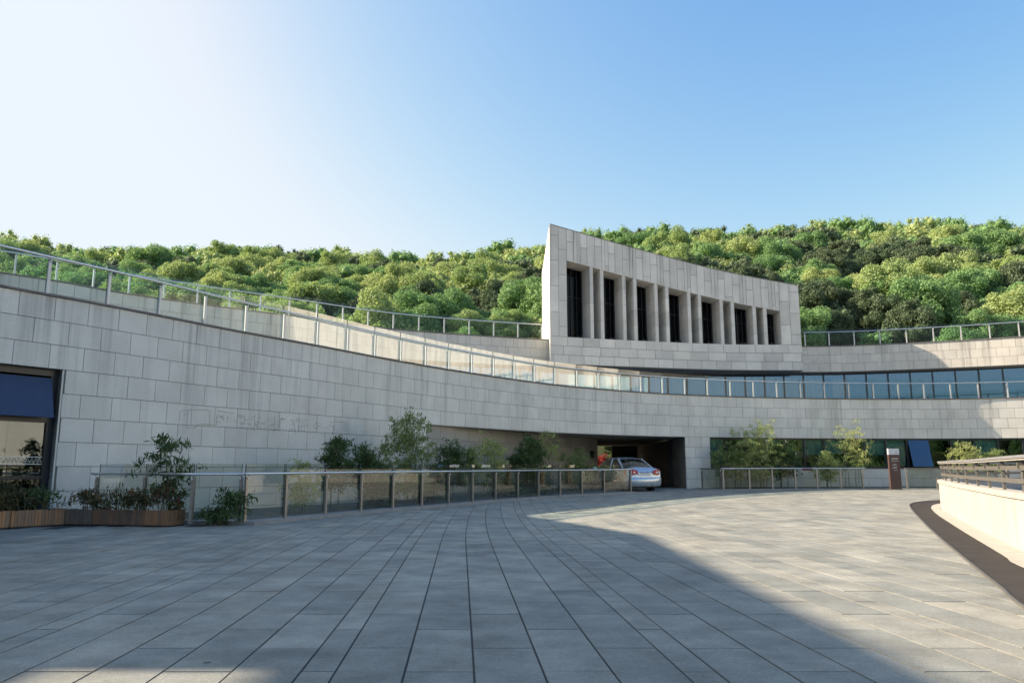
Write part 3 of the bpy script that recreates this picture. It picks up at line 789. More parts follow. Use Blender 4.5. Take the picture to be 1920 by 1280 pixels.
# kerb
kc = empty('kerb'); tag(kc, kind='structure')
strip(AC.P, 0, AC.L, -0.25, 0.26, -0.02, KH, 0.6, gz).build('kerb_stones', M['kerb'], kc)
q = MB(); e = AC.P(AC.L, 0, 0); d = AC.T(AC.L); a0 = AC.P(0, 0.26, 0); LK = SL(Vector((lp[0].x-1.5, lp[0].y+0.5, 0)), Vector((a0.x+0.02, a0.y-0.03, 0)))
strip(LK.P, 0, LK.L, -0.5, 0.0, -0.02, KH+0.003, 2, None).build('kerb_stones', M['kerb'], kc)
KE = SL(e, e+d*1.0)
strip(KE.P, 0.0, 0.95, -0.2, 0.24, -0.02, 0.03, 2, gz).build('kerb_stones', M['kerb'], kc)
# planting bed between balustrade and wall
def bedmesh(front, back, z):
    mb = MB(); n = len(front)
    for a, b in zip(front, back): mb.v += [(a.x, a.y, gz(a.y)+z), (b.x, b.y, gz(b.y)+z)]
    for i in range(n-1): mb.f.append((2*i, 2*i+2, 2*i+3, 2*i+1))
    return mb
fr = [LK.P(0, -0.3, 0), LK.P(LK.L*0.6, -0.3, 0)]+[AC.P(AC.L*i/10, -0.2, 0) for i in range(11)]
bk = [LC.P(LC.at_px(x, 0.5), -0.1, 0) for x in (60, 300, 400, 480, 560, 640, 720, 800)]+[BW.P(BW.L*f, -0.05, 0) for f in (0.25, 0.5, 0.7, 0.85, 1.0)]
tag(bedmesh(fr, bk, 0.045).build('planting_bed', M['soil']), kind='structure')
# balustrade in front of the ribbon windows on the right
rp = [Vector((p.x, p.y, 0)) for p in [pxY(x, Y, 0.3) for x, Y in ((1357, 38.6), (1406, 38.95), (1449, 39.2), (1492, 39.4), (1533, 39.5), (1577, 39.55), (1619, 39.5))]]
rn = Vector((0, -1, 0)); kr = lambda p: gz(p.y)+0.04
balustrade('plaza_balustrade', 'glass balustrade in front of the ground floor ribbon windows, left of the brown sign', [(p, rn) for p in rp], kr, 1.0, 1.16, 'post_brown', 'steel', 'rail_glass_low', (0.068, 0.05), -0.05, 0.06, 0.027, group='plaza balustrades')
r2 = [Vector((p.x, p.y, 0)) for p in (pxY(1317, 39.9, 0.3), pxY(1353, 38.75, 0.3))]
balustrade('plaza_balustrade', 'single bay of dark balustrade between the stone pier and the ribbon windows', [(r2[0], Vector((-0.5, -0.86, 0))), (r2[1], Vector((-0.5, -0.86, 0)))], kr, 0.97, 1.0, 'bronze', 'bronze', 'rail_glass_low', (0.068, 0.05), -0.05, 0.06, 0.027, group='plaza balustrades')
r3 = [Vector((p.x, p.y, 0)) for p in (pxY(1702, 39.6, 0.3), pxY(1758, 39.3, 0.3), pxY(1815, 39.0, 0.3), pxY(1870, 38.7, 0.3))]
balustrade('plaza_balustrade', 'glass balustrade right of the brown sign, running behind the white parapet', [(p, rn) for p in r3], kr, 0.98, 1.0, 'post_brown', 'bronze', 'rail_glass_low', (0.068, 0.05), -0.05, 0.06, 0.027, group='plaza balustrades')
RK = SL(Vector((rp[0].x-0.2, rp[0].y-0.02, 0)), Vector((rp[-1].x+0.3, rp[-1].y, 0)))
RKc = Curve([(p.x, p.y) for p in [r2[0]]+rp+r3], 8)
strip(RKc.P, 0, RKc.L, -0.2, 0.2, -0.02, 0.04, 0.8, gz).build('kerb_stones', M['kerb'], kc)
fr = [RKc.P(RKc.L*i/14, -0.15, 0) for i in range(15)]; bk = [LC.P(LC.at_px(1300+42*i, 0.5), -0.1, 0) for i in range(15)]
tag(bedmesh(fr, bk, 0.02).build('planting_bed', M['soil']), kind='structure')

# ------------------------------------------------------------------ parapet round the sunken court on the right
wpx = [(1765, 952), (1778, 962), (1800, 975), (1830, 990), (1870, 1011), (1920, 1035)]
wpt = [gp(x, y) for x, y in wpx]; print('parapet', [(round(p.x, 2), round(p.y, 2)) for p in wpt])
wl = [(18.0, -6), (19.5, 4), (21.5, 14), (22.6, 21), (21.8, 25.6), (19, 27.6), (16.4, 27.2), (14.4, 25.5)]+[(p.x, p.y) for p in wpt]+[(5.0, 5.5), (4.3, 1.0), (4.0, -6)]
WC = Curve(wl, 10)
court = empty('court_parapet', label='curved white plastered parapet wall with a bronze grey railing beside the sunlit paving', cat='wall')
strip(WC.P, 0, WC.L, -0.26, 0.0, -0.05, 0.74, 0.5, gz).build('plaster_wall', M['plaster'], court)
nc_ = int(WC.L/1.25)
for i in range(nc_): strip(WC.P, WC.L*i/nc_+0.006, WC.L*(i+1)/nc_-0.006, -0.29, 0.03, 0.742, 0.83, 0.42, gz).build('coping_stone', M['cap'], court)
rail = empty('court_railing', label='bronze grey flat bar railing with a broad handrail on top of the white parapet', cat='railing')
nn = int(WC.L/1.62)
for i in range(nn+1):
    u = WC.L*i/nn; p = WC.P(u, -0.12, 0); t = WC.T(u); n = WC.N(u); z = gz(p.y)+0.83; q = MB()
    q.hexa([p+t*a*0.05+n*b*0.02+Vector((0, 0, zz)) for zz in (z, z+0.47) for a, b in ((-1, -1), (1, -1), (1, 1), (-1, 1))])
    q.hexa([p+t*a*0.03+n*(b*0.04+0.03)+Vector((0, 0, zz)) for zz in (z+0.34, z+0.42) for a, b in ((-1, -1), (1, -1), (1, 1), (-1, 1))])
    q.build('post', M['bronze'], rail)
for z0, z1 in ((0.12, 0.19), (0.31, 0.38)):
    strip(WC.P, 0, WC.L, -0.10, -0.075, 0.83+z0, 0.83+z1, 0.5, gz).build('bar', M['bronze'], rail)
strip(WC.P, 0, WC.L, -0.21, -0.01, 0.83+0.48, 0.83+0.525, 0.5, gz).build('handrail', M['handrail_top'], rail)
strip(WC.P, 0, WC.L, -0.19, -0.03, 0.83+0.455, 0.83+0.478, 0.5, gz).build('handrail_base', M['cap'], rail)
q = MB(); pts_ = [WC.P(WC.L*i/60, -0.27, 0.5) for i in range(61)]; q.v = [tuple(p) for p in pts_]; q.f = [tuple(range(61))]
gsheet = q.build('glass_sheet', M['glass_pane']); tag(gsheet, 'dark blue glass sheet lying inside the curved white parapet', 'glass_sheet')  # sheet added over the sunken court for its dark blue look
q = MB(); q.v = [(p.x, p.y, 0.3) for p in pts_]; q.f = [tuple(range(61))]; q.build('glass_sheet_base', M['dark_in'], gsheet)

# dark paving band and pale strip
opx = [(1762, 938), (1735, 939.5), (1716, 942), (1706, 946.5), (1710, 956), (1727, 975), (1760, 1007), (1800, 1041), (1840, 1074), (1880, 1106), (1920, 1140)]
ipx = [(1766, 944), (1757, 945), (1749, 947.5), (1746, 951.5), (1750, 958), (1762, 968), (1785, 983), (1815, 1002), (1850, 1023), (1885, 1044), (1920, 1065)]
op = [gp(x, y) for x, y in opx]; ip = [gp(x, y) for x, y in ipx]
op += [Vector((3.3, 4.0, 0)), Vector((2.7, 0, 0))]; ip += [Vector((4.6, 5.0, 0)), Vector((4.0, 0, 0))]
OC = Curve([(p.x, p.y) for p in op], 8); IC = Curve([(p.x, p.y) for p in ip], 8)
def between(A, B, n, z):
    mb = MB()
    for i in range(n+1):
        a = A(i/n); b = B(i/n); mb.v += [(a.x, a.y, gz(a.y)+z), (b.x, b.y, gz(b.y)+z)]
    for i in range(n): mb.f.append((2*i, 2*i+1, 2*i+3, 2*i+2))
    return mb
tag(between(lambda t: OC.P(t*OC.L), lambda t: IC.P(t*IC.L), 60, 0.009).build('dark_paving_band', M['band']), kind='structure')
q = strip(OC.P, 0, OC.L, -0.015, 0.012, 0.0, 0.022, 0.4, gz); tag(q.build('steel_edging', M['bronze']), kind='structure')
uwl = WC.s[np.argmin(np.abs(WC.q[:, 0]-16.0)+np.abs(WC.q[:, 1]-27))]
pal = empty('pale_paving_strip'); tag(pal, kind='structure')
uA, uB = uwl, WC.L-4; N_ = 80
def wS(t): return WC.P(uA+(uB-uA)*t, 0.02, 0)
# width of the strip measured from the band's inner edge
def nearest(p):
    d = np.hypot(IC.q[:, 0]-p.x, IC.q[:, 1]-p.y); k = int(np.argmin(d)); return Vector((IC.q[k, 0], IC.q[k, 1], 0))
sA = [wS(i/N_) for i in range(N_+1)]; sB = [nearest(p) for p in sA]
for i in range(N_):
    a, b, c, d = sA[i], sA[i+1], sB[i+1], sB[i]
    if (a-b).length < 0.01: continue
    def lv(p, z): return (p.x, p.y, gz(p.y)+z)
    t = (b-a).normalized()*0.006
    q = MB(); q.hexa([lv(a+t, -0.01), lv(d+t, -0.01), lv(c-t, -0.01), lv(b-t, -0.01), lv(a+t, 0.014), lv(d+t, 0.014), lv(c-t, 0.014), lv(b-t, 0.014)])
    q.build('paving_slab', M['cap'], pal)

# ------------------------------------------------------------------ plaza paving stones
def head(Y):
    if Y < 12: return -0.065
    if Y < 26: return -0.065+0.065*(Y-12)/14
    return 0.0
Yg = np.arange(0, 48, 0.1); Xg = np.concatenate([[0], np.cumsum([head(y)*0.1 for y in Yg[:-1]])])
def gX(Y): return float(np.interp(Y, Yg, Xg))-float(np.interp(4.48, Yg, Xg))
x = -1.204-2.2*8; lines = []
while x < 38:
    lines.append((x, x+0.2)); x += 0.2
    for k in range(5): lines.append((x, x+0.4)); x += 0.4
def curveX(Cu, Y, side):
    m = np.abs(Cu.q[:, 1]-Y); return Cu.q[int(np.argmin(m)), 0]
acy = AC.q[:, 1]; acx = AC.q[:, 0]
def keep(cx, cy):
    if cy > acy[0]-0.3 and cy < acy[-1] and cx < np.interp(cy, acy, acx)-0.6: return False
    if cy <= acy[0] and cx < -9 and cy > 15.6: return False
    if cx < -13.6: return False
    if cy > 41.8: return False
    if cx > 5.5 and cy < 26 and cx > np.interp(cy, [0, 5.5]+[p.y for p in wpt[::-1]], [4.3, 5.0]+[p.x for p in wpt[::-1]])+0.6: return False
    return True
pv = []; rp_ = random.Random(12); GAP = 0.014
for i, (xa, xb) in enumerate(lines):
    ph = 0.6*(i % 2)
    k = -2
    while True:
        Y0 = 4.72+ph+1.2*k; Y1 = Y0+1.2; k += 1
        if Y0 > 42: break
        if Y1 < 2.3: continue
        cx = (xa+xb)/2+gX((Y0+Y1)/2); cy = (Y0+Y1)/2
        if not keep(cx, cy): continue
        zt = rp_.uniform(-0.0015, 0.0015); g = GAP/2; g2 = 0.006
        c = [(xa+g+gX(Y0), Y0+g2), (xb-g+gX(Y0), Y0+g2), (xb-g+gX(Y1), Y1-g2), (xa+g+gX(Y1), Y1-g2)]
        mb = MB(); mb.v = [(a, b, gz(b)-0.03) for a, b in c]+[(a, b, gz(b)+zt) for a, b in c]
        mb.f = [(4, 5, 6, 7), (0, 1, 5, 4), (1, 2, 6, 5), (2, 3, 7, 6), (3, 0, 4, 7)]
        pv.append(mb)
def area2(mb):
    ps = [proj(v) for v in mb.v[4:]]
    if any(p is None for p in ps): return 0
    if max(p[0] for p in ps) < 0 or min(p[0] for p in ps) > 1920 or min(p[1] for p in ps) > 1280: return 0
    s = 0
    for a, b in zip(ps, ps[1:]+ps[:1]): s += a[0]*b[1]-a[1]*b[0]
    return abs(s)/2
pv.sort(key=lambda m: -area2(m))
for m_ in pv[:298]: m_.build('paving_stone', M['paver'], plaza)
rest = MB()
for m_ in pv[298:]: rest.add(m_.v, m_.f)
tag(rest.build('paving_stones', M['paver'], plaza), kind='stuff')
print('pavers', len(pv))
dc = Curve([(p.x, p.y) for p in [gp(*q) for q in ((1050, 962.5), (1180, 945), (1355, 925), (1500, 918.5))]], 8)
q = strip(dc.P, 0, dc.L, -0.06, 0.06, 0.001, 0.006, 0.5, gz); tag(q.build('drain_channel', M['bronze']), kind='structure')
q = MB()
for (px, py) in ((388, 1241),):    # small drain covers flush with the paving
    p = gp(px, py); r0 = 0.022; q.add([(p.x, p.y, p.z+0.0045)]+[(p.x+r0*math.cos(a*PI/6), p.y+r0*math.sin(a*PI/6), p.z+0.0045) for a in range(12)], [(0, 1+k, 1+(k+1) % 12) for k in range(12)])
q.build('paving_stud', M['bronze'], plaza)

# ------------------------------------------------------------------ courtyard glimpsed through the passage
q = MB(); q.box(-8, 66, 0, 26, 66.4, 3.4); o = q.build('courtyard_wall', M['cap']); tag(o, 'warm beige wall glimpsed at the far end of the car passage', 'wall')

# ------------------------------------------------------------------ vegetation
def leafcloud(centers, normals, size, aspect, droop=0.0, spread=0.9, r=rng):
    n = len(centers)
    d = normals+r.normal(0, spread, (n, 3)); d /= np.linalg.norm(d, axis=1)[:, None]+1e-9     # leaf normal
    a = r.normal(0, 1, (n, 3)); a[:, 2] -= droop; a -= d*np.sum(a*d, 1)[:, None]; a /= np.linalg.norm(a, axis=1)[:, None]+1e-9
    b = np.cross(d, a); s = size*(0.65+0.7*r.random(n))
    L = a*(s*aspect)[:, None]; W = b*s[:, None]*0.5
    V = np.stack([centers-L*0.5, centers+W, centers+L*0.5, centers-W], 1)
    return V
def crown_arrays(R, hz_, nl, nleaf, leaf, seed, pine=False):
    r = np.random.default_rng(seed)
    lumps = []
    for i in range(nl):
        th = r.random()*2*PI; ph = r.random()
        rad = R*(0.35+0.42*r.random()); z = hz_*(-0.55+1.35*ph)
        k = math.sqrt(max(0.08, 1-(z/hz_/1.05)**2))
        lumps.append((rad*math.cos(th)*k, rad*math.sin(th)*k, z, R*(0.13+0.22*r.random()**1.5)*(0.85 if pine else 1)))
    lumps.append((0, 0, hz_*0.35, R*0.46)); lumps.append((R*0.3, R*0.2, -hz_*0.1, R*0.45)); lumps.append((-R*0.3, -R*0.1, 0, R*0.45))
    L = np.array(lumps); wgt = L[:, 3]**2; idx = r.choice(len(L), nleaf, p=wgt/wgt.sum())
    d = r.normal(0, 1, (nleaf, 3)); d[:, 2] = d[:, 2]*0.8+0.25; d /= np.linalg.norm(d, axis=1)[:, None]
    c = L[idx, :3]+d*(L[idx, 3]*(0.74+0.46*r.random(nleaf)**0.9))[:, None]
    ok = np.ones(nleaf, bool)
    for l in L:
        ok &= np.linalg.norm(c-l[:3], axis=1) > l[3]*0.70
    c = c[ok]; d = d[ok]
    return leafcloud(c, d, leaf, 1.5 if not pine else 2.6, 0.3, 0.75, r), L
def lump_core(L, mb, f=0.74):
    ico = [(0, 0, 1), (0.894, 0, 0.447), (0.276, 0.851, 0.447), (-0.724, 0.526, 0.447), (-0.724, -0.526, 0.447), (0.276, -0.851, 0.447), (0.724, 0.526, -0.447), (-0.276, 0.851, -0.447), (-0.894, 0, -0.447), (-0.276, -0.851, -0.447), (0.724, -0.526, -0.447), (0, 0, -1)]
    fs = [(0, 1, 2), (0, 2, 3), (0, 3, 4), (0, 4, 5), (0, 5, 1), (1, 6, 2), (2, 7, 3), (3, 8, 4), (4, 9, 5), (5, 10, 1), (2, 6, 7), (3, 7, 8), (4, 8, 9), (5, 9, 10), (1, 10, 6), (11, 7, 6), (11, 8, 7), (11, 9, 8), (11, 10, 9), (11, 6, 10)]
    for l in L: mb.add([(l[0]+v[0]*l[3]*f, l[1]+v[1]*l[3]*f, l[2]+v[2]*l[3]*f) for v in ico], fs)
def combine(V, mb):                     # leaf quads plus triangle core in one mesh
    me = bpy.data.meshes.new('crown'); n = len(V); cv_ = np.array(mb.v) if mb.v else np.zeros((0, 3)); nf = len(mb.f)
    co = np.concatenate([V.reshape(-1, 3), cv_]); me.vertices.add(len(co)); me.vertices.foreach_set('co', co.reshape(-1).astype(np.float32))
    li = np.concatenate([np.arange(n*4), np.array(mb.f, int).reshape(-1)+n*4 if nf else np.zeros(0, int)]).astype(np.int32)
    me.loops.add(len(li)); me.loops.foreach_set('vertex_index', li)
    me.polygons.add(n+nf); ls = np.concatenate([np.arange(n)*4, n*4+np.arange(nf)*3]).astype(np.int32); lt = np.concatenate([np.full(n, 4), np.full(nf, 3)]).astype(np.int32)
    me.polygons.foreach_set('loop_start', ls); me.polygons.foreach_set('loop_total', lt); me.update(calc_edges=True); return me

KINDS = {
 'light': (leaf_mat('light_green_leaves', (0.27, 0.39, 0.15), (0.38, 0.46, 0.20), 0.40), 0),
 'mid': (leaf_mat('mid_green_leaves', (0.16, 0.30, 0.12), (0.25, 0.39, 0.16), 0.38), 0),
 'dark': (leaf_mat('dark_green_needles', (0.075, 0.125, 0.065), (0.13, 0.165, 0.09), 0.25), 1),
 'yellow': (leaf_mat('yellow_green_leaves', (0.33, 0.43, 0.16), (0.42, 0.48, 0.22), 0.40), 0),
}
LBL = {'light': 'light green rounded broadleaf tree', 'mid': 'fresh mid green leafy tree', 'dark': 'dark olive pine-like tree', 'yellow': 'yellow-green billowing tree'}
protos = {}
for ki, (k, (m_, pine)) in enumerate(KINDS.items()):
    protos[k] = []
    for j in range(4):
        V, L = crown_arrays(3.9, (3.0, 3.5, 4.1, 3.2)[j] if not pine else 4.2, 34 if not pine else 40, 21000, 0.155 if not pine else 0.125, 100+ki*10+j, pine)
        mb = MB(); lump_core(L, mb, 0.66); me = combine(V, mb); me.materials.append(m_)
        protos[k].append((me, V, L))
tk = MB(); tk.tube([(0, 0, -6), (0.1, 0, -3), (0, 0.1, 0.5)], 0.26, 7, 0.14)
for a in range(4): tk.tube([(0, 0, -2.4+0.4*a), (1.6*math.cos(a*1.7), 1.6*math.sin(a*1.7), 0.2+0.3*a)], 0.11, 5, 0.04)
trunk_me = tk.mesh('trunk'); trunk_me.materials.append(M['bark'])

sky_px = [-400, 0, 120, 300, 450, 600, 720, 850, 930, 1000, 1150, 1300, 1500, 1700, 1900, 2400]
sky_py = [436, 446, 467, 467, 468, 475, 482, 487, 474, 467, 440, 431, 427, 420, 421, 425]
YR = 175.0; Y0h = 60.0
def zr(px): return aty(960, float(np.interp(px, sky_px, sky_py)), YR).z-4.4
def hillz(x, Y):
    px = 960+F*x/(Y*cp+30*sp_); z1 = zr(px)
    t = (Y-Y0h)/(YR-Y0h)
    if t < 0: return 2.0
    if t <= 1: return 2.0+4.0*min(1, t*10)+(z1-6.0)*t**0.92+1.3*noise.noise(Vector((x*0.035, Y*0.035, 0)))*min(1, t*4)*min(1, (1-t)*5+0.2)
    return z1-(Y-YR)*0.35
mb = MB(); hx = np.linspace(-260, 300, 71); hy = list(np.linspace(59, 179, 41))+[200, 260, 400]
for y in hy:
    for x in hx: mb.v.append((x, y, hillz(x, y) if y > 59.5 else -0.5))
for j in range(len(hy)-1):
    for i in range(len(hx)-1):
        a = j*len(hx)+i; mb.f.append((a, a+1, a+len(hx)+1, a+len(hx)))
tag(mb.build('wooded_hill', M['hill'], None, True), kind='structure')
cand = []; rh = random.Random(33); Y = 64.0
while Y < 181:
    sp = 3.5+0.7*(Y-64)/110; xl = -0.80*Y; x = xl+rh.random()*sp
    while x < 0.80*Y:
        xx = x+rh.uniform(-1.4, 1.4); yy_ = Y+rh.uniform(-1.5, 1.5); cand.append((xx, yy_)); x += sp*rh.uniform(0.85, 1.2)
    Y += sp*0.86
trees = []
for (x, y) in cand:
    nz = noise.noise(Vector((x*0.045+5, y*0.05, 3)))+0.35*noise.noise(Vector((x*0.2, y*0.2, 8)))+rh.uniform(-0.22, 0.22)
    right = x/y > 0.12
    if y > 168: k = 'dark' if rh.random() < (0.5 if right else 0.4) else 'mid'
    elif nz > 0.22: k = 'yellow' if rh.random() < 0.55 else 'light'
    elif nz > -0.08: k = 'light' if rh.random() < (0.35 if right else 0.7) else 'mid'
    elif nz > -0.26: k = 'mid' if rh.random() < 0.6 else 'dark'
    else: k = 'dark'
    s = rh.choice((0.48, 0.56, 0.63, 0.7, 0.78, 0.95))*rh.uniform(0.93, 1.07)*(0.92 if k == 'dark' else 1.0)*(0.85 if y < 70 else 1)
    if y > 165: s *= rh.uniform(0.65, 0.95)
    z = hillz(x, y)+2.6*s+0.6
    p = proj((x, y, z+3*s))
    if p is None or p[0] < -80 or p[0] > 2000: inview = 0
    else: inview = s/p[2]
    # behind the wedge pavilion or wholly below the terrace line: not seen
    if p and 1045 < p[0] < 1440 and p[1] > 440+(p[0]-1026)*0.245+45: inview = 0
    if p and p[1] > 668: inview = 0
    if inview: trees.append((inview, x, y, z, s, k, p[0]))
trees.sort(key=lambda t: -t[0]); print('trees', len(trees))
for idx, (iv, x, y, z, s, k, px) in enumerate(trees[:295]):
    me, V, L = protos[k][rh.randrange(4)]
    side = 'above the far left terrace' if px < 330 else 'left of mid terrace' if px < 620 else 'left of the pavilion' if px < 850 else 'beside the pavilion' if px < 1040 else 'over the pavilion roof' if px < 1480 else 'right of the pavilion' if px < 1700 else 'near the right edge'
    zone = 'at hill foot' if y < 74 else 'low on the hill' if y < 90 else 'midway up the hill' if y < 110 else 'high on the hill'
    t = empty('hillside_tree', (x, y, z), rh.random()*6.28, '%s %s %s, %s' % ('small' if s < 0.6 else 'large' if s > 0.76 else 'medium', LBL[k], zone, side), 'tree', '%ss %s, %s' % (LBL[k], zone, side))
    t.scale = (s, s, s*rh.uniform(0.85, 1.1))
    c = bpy.data.objects.new('crown', me); C.objects.link(c); c.parent = t
    c = bpy.data.objects.new('trunk', trunk_me); C.objects.link(c); c.parent = t
byk = {k: [] for k in KINDS}; cores = {k: MB() for k in KINDS}
for (iv, x, y, z, s, k, px) in trees[295:]:
    me, V, L = protos[k][rh.randrange(4)]; a = rh.random()*6.28; sub = V[rng.choice(len(V), 1000, replace=False)]
    ca, sa = math.cos(a), math.sin(a); Rm = np.array([[ca, -sa, 0], [sa, ca, 0], [0, 0, 1]])
    c4 = sub.mean(1, keepdims=True); sub = c4+(sub-c4)*1.55
    byk[k].append((sub@Rm.T)*s+np.array([x, y, z]))
    L2 = L.copy(); L2[:, :3] = (L2[:, :3]@Rm.T)*s+np.array([x, y, z]); L2[:, 3] *= s; lump_core(L2, cores[k], 0.7)
far = None
Vall = []; mats = []; coreall = MB(); cm = []
for mi, k in enumerate(KINDS):
    if byk[k]:
        v = np.concatenate(byk[k]); Vall.append(v); mats += [mi]*len(v)
    coreall.add(cores[k].v, cores[k].f); cm += [mi]*len(cores[k].f)
me = combine(np.concatenate(Vall), coreall)
for k in KINDS: me.materials.append(KINDS[k][0])
me.polygons.foreach_set('material_index', np.array(mats+cm, dtype=np.int32))
o = bpy.data.objects.new('far_woodland', me); C.objects.link(o); tag(o, 'dense mixed woodland along the upper slope and ridge of the hill', 'woodland', kind='stuff')

# trees on the open ground beyond the right edge (seen only mirrored in the glass)
for i, (x, y, s) in enumerate(((29, 29, 0.75), (31, 31, 0.7), (27.5, 6, 0.8), (28, 2, 0.75), (27, -4, 0.8), (24, -9, 0.8), (19, -12, 0.85), (30, -9, 0.85), (36, -9, 0.8), (13, -14, 0.8), (42, -6, 0.8), (33, 4, 0.8), (7, -16, 0.8), (35, 35, 0.7), (10, -21, 1.0), (17, -20, 1.05), (23, -21, 1.0), (29, -18, 1.05), (35, -16, 1.0), (40, -14, 0.9), (3, -20, 0.95))):
    t = empty('courtyard_tree', (x, y, 2.1), i, ('rounded tree standing on the open ground right of the white parapet'), 'tree', 'trees right of the white parapet')
    t.scale = (s, s, s)
    for nm, mm in (('crown', protos['dark' if i % 3 else 'mid'][i % 4][0]), ('trunk', trunk_me)):
        c = bpy.data.objects.new(nm, mm); C.objects.link(c); c.parent = t

# ---- bamboo and nandina
BM = {
 'dark': leaf_mat('dark_bamboo_leaves', (0.06, 0.11, 0.045), (0.12, 0.18, 0.065), 0.26, 1.0),
 'mid': leaf_mat('mid_bamboo_leaves', (0.17, 0.24, 0.09), (0.27, 0.34, 0.13), 0.36, 1.0),
 'yellow': leaf_mat('yellowish_bamboo_leaves', (0.33, 0.39, 0.16), (0.48, 0.52, 0.22), 0.42, 1.0),
 'olive': leaf_mat('olive_shrub_leaves', (0.07, 0.075, 0.035), (0.13, 0.11, 0.045), 0.25, 1.0),
 'red': leaf_mat('red_maple_leaves', (0.26, 0.035, 0.045), (0.34, 0.07, 0.07), 0.3, 1.0),
 'rust': leaf_mat('rust_leaves', (0.30, 0.10, 0.05), (0.28, 0.18, 0.06), 0.3, 1.0),
}
def bamboo(name, label, cat, base, h, w, kind, nst=5, ncl=150, seed=0, bottom=0.25, leaf=0.13, group='bamboo and nandina along the wall', tiers=0, second=None, lean=0.0):
    r = np.random.default_rng(seed); root = empty(name, base, 0, label, cat, group)
    st = MB(); C_ = []; tips = []
    for i in range(nst):
        a = r.random()*6.28; bx, by = 0.12*w*r.normal(), 0.12*w*r.normal(); top = h*(0.72+0.28*r.random()) if i else h
        dx, dy = w*0.22*math.cos(a)+lean*h, w*0.22*math.sin(a)
        if i == 0: dx, dy = dx*0.4+lean*h*0.4, dy*0.4
        pts = [Vector((bx+dx*t*t, by+dy*t*t, top*t)) for t in (0, 0.25, 0.5, 0.75, 1.0)]
        st.tube(pts, 0.012, 5, 0.004); tips.append((bx, by, dx, dy, top))
    for c in range(ncl):
        bx, by, dx, dy, top = tips[int(r.integers(nst))]
        t = bottom+(1-bottom)*r.random()**0.85
        if tiers: t = min(1.0, (math.floor(t*tiers)+0.75+0.16*r.normal())/tiers)
        rad = w*0.5*(0.28+0.85*math.sin(PI*min(1, (t-bottom)/(1-bottom)*0.88+0.12))**0.8)*math.sqrt(r.random()); a = r.random()*6.28
        o_ = np.array([bx+dx*t*t, by+dy*t*t, top*t]); e_ = o_+np.array([rad*math.cos(a), rad*math.sin(a), 0.10*w*r.random()-0.35*rad*0.5])
        if c % 3 == 0: st.tube([Vector(o_-np.array([0, 0, 0.08])), Vector((o_+e_)/2+np.array([0, 0, 0.04])), Vector(e_)], 0.004, 3, 0.002)
        k = int(r.integers(16, 26)); cc = e_+r.normal(0, 0.075, (k, 3))*np.array([1, 1, 0.65]); C_.append(cc)
    st.build('stem', M['stem'], root)
    cc = np.concatenate(C_); nrm = np.tile(np.array([[0, 0, 0.9]]), (len(cc), 1))
    V = leafcloud(cc, nrm, leaf*0.22, 5.0, 1.6, 0.85, r)
    o = bpy.data.objects.new('foliage', quads_mesh('foliage', V)); o.data.materials.append(BM[kind]); C.objects.link(o); o.parent = root
    if second:
        sel = r.random(len(cc)) < 0.10; V = leafcloud(cc[sel]+r.normal(0, 0.03, (sel.sum(), 3)), nrm[sel], leaf*0.30, 3.0, 0.5, 0.8, r)
        o = bpy.data.objects.new('coloured_leaves', quads_mesh('coloured_leaves', V)); o.data.materials.append(BM[second]); C.objects.link(o); o.parent = root
    return root
def plant(px, topy, wpx, Y, kind, label, name='bamboo_clump', cat='bamboo', **kw):
    z = gz(Y)+0.04; t = aty(px, topy, Y); b = Vector((t.x, Y, z)); d = proj(b)[2]
    bamboo(name, label, cat, b, t.z-z, wpx/F*d, kind, **kw)
plant(316, 821, 92, 16.9, 'dark', 'tall sparse tiered nandina behind the short balustrade and wooden planter', 'nandina_shrub', 'shrub', nst=4, ncl=58, seed=1, tiers=4, bottom=0.15, leaf=0.15)
plant(412, 918, 60, 16.6, 'dark', 'low green shrub at the kerb just left of the corner post', 'nandina_shrub', 'shrub', nst=4, ncl=60, seed=2, bottom=0.05, lean=0.25, leaf=0.13)
plant(575, 868, 62, 20.3, 'yellow', 'airy yellowish shrub seen through the second glass bay from the corner post', 'bamboo_clump', 'bamboo', nst=4, ncl=70, seed=3, bottom=0.1)
plant(636, 823, 62, 21.8, 'dark', 'dark green drooping clump, leftmost of the plants that rise above the long balustrade', nst=5, ncl=130, seed=4, bottom=0.35, leaf=0.15)
plant(686, 838, 54, 22.8, 'dark', 'dark green umbrella-shaped clump just left of the tallest bamboo', nst=5, ncl=150, seed=5, bottom=0.35, leaf=0.15)
plant(766, 773, 96, 25.5, 'mid', 'tallest feathery bamboo clump in the bed left of the passage', nst=8, ncl=330, seed=6, bottom=0.12)
plant(849, 826, 58, 28.0, 'dark', 'dense dark green clump just right of the tallest bamboo', nst=6, ncl=230, seed=7, bottom=0.3, leaf=0.15)
plant(885, 838, 30, 28.6, 'mid', 'small mid green clump touching the dense dark one on its right', nst=4, ncl=80, seed=77, bottom=0.3)
plant(925, 810, 62, 30.5, 'yellow', 'airy yellow-green bamboo between two dark clumps before the passage wall', nst=5, ncl=120, seed=8, bottom=0.15)
plant(988, 824, 76, 33.0, 'dark', 'broad dark rounded clump in front of the passage wall', nst=7, ncl=300, seed=9, bottom=0.25, leaf=0.16)
plant(1032, 805, 48, 35.0, 'yellow', 'thin bamboo with a loose yellow top reaching the soffit', nst=4, ncl=60, seed=10, bottom=0.55)
plant(1076, 842, 54, 36.5, 'mid', 'low feathery bamboo nearest to the notice plate beside the passage', nst=6, ncl=170, seed=11, bottom=0.2)
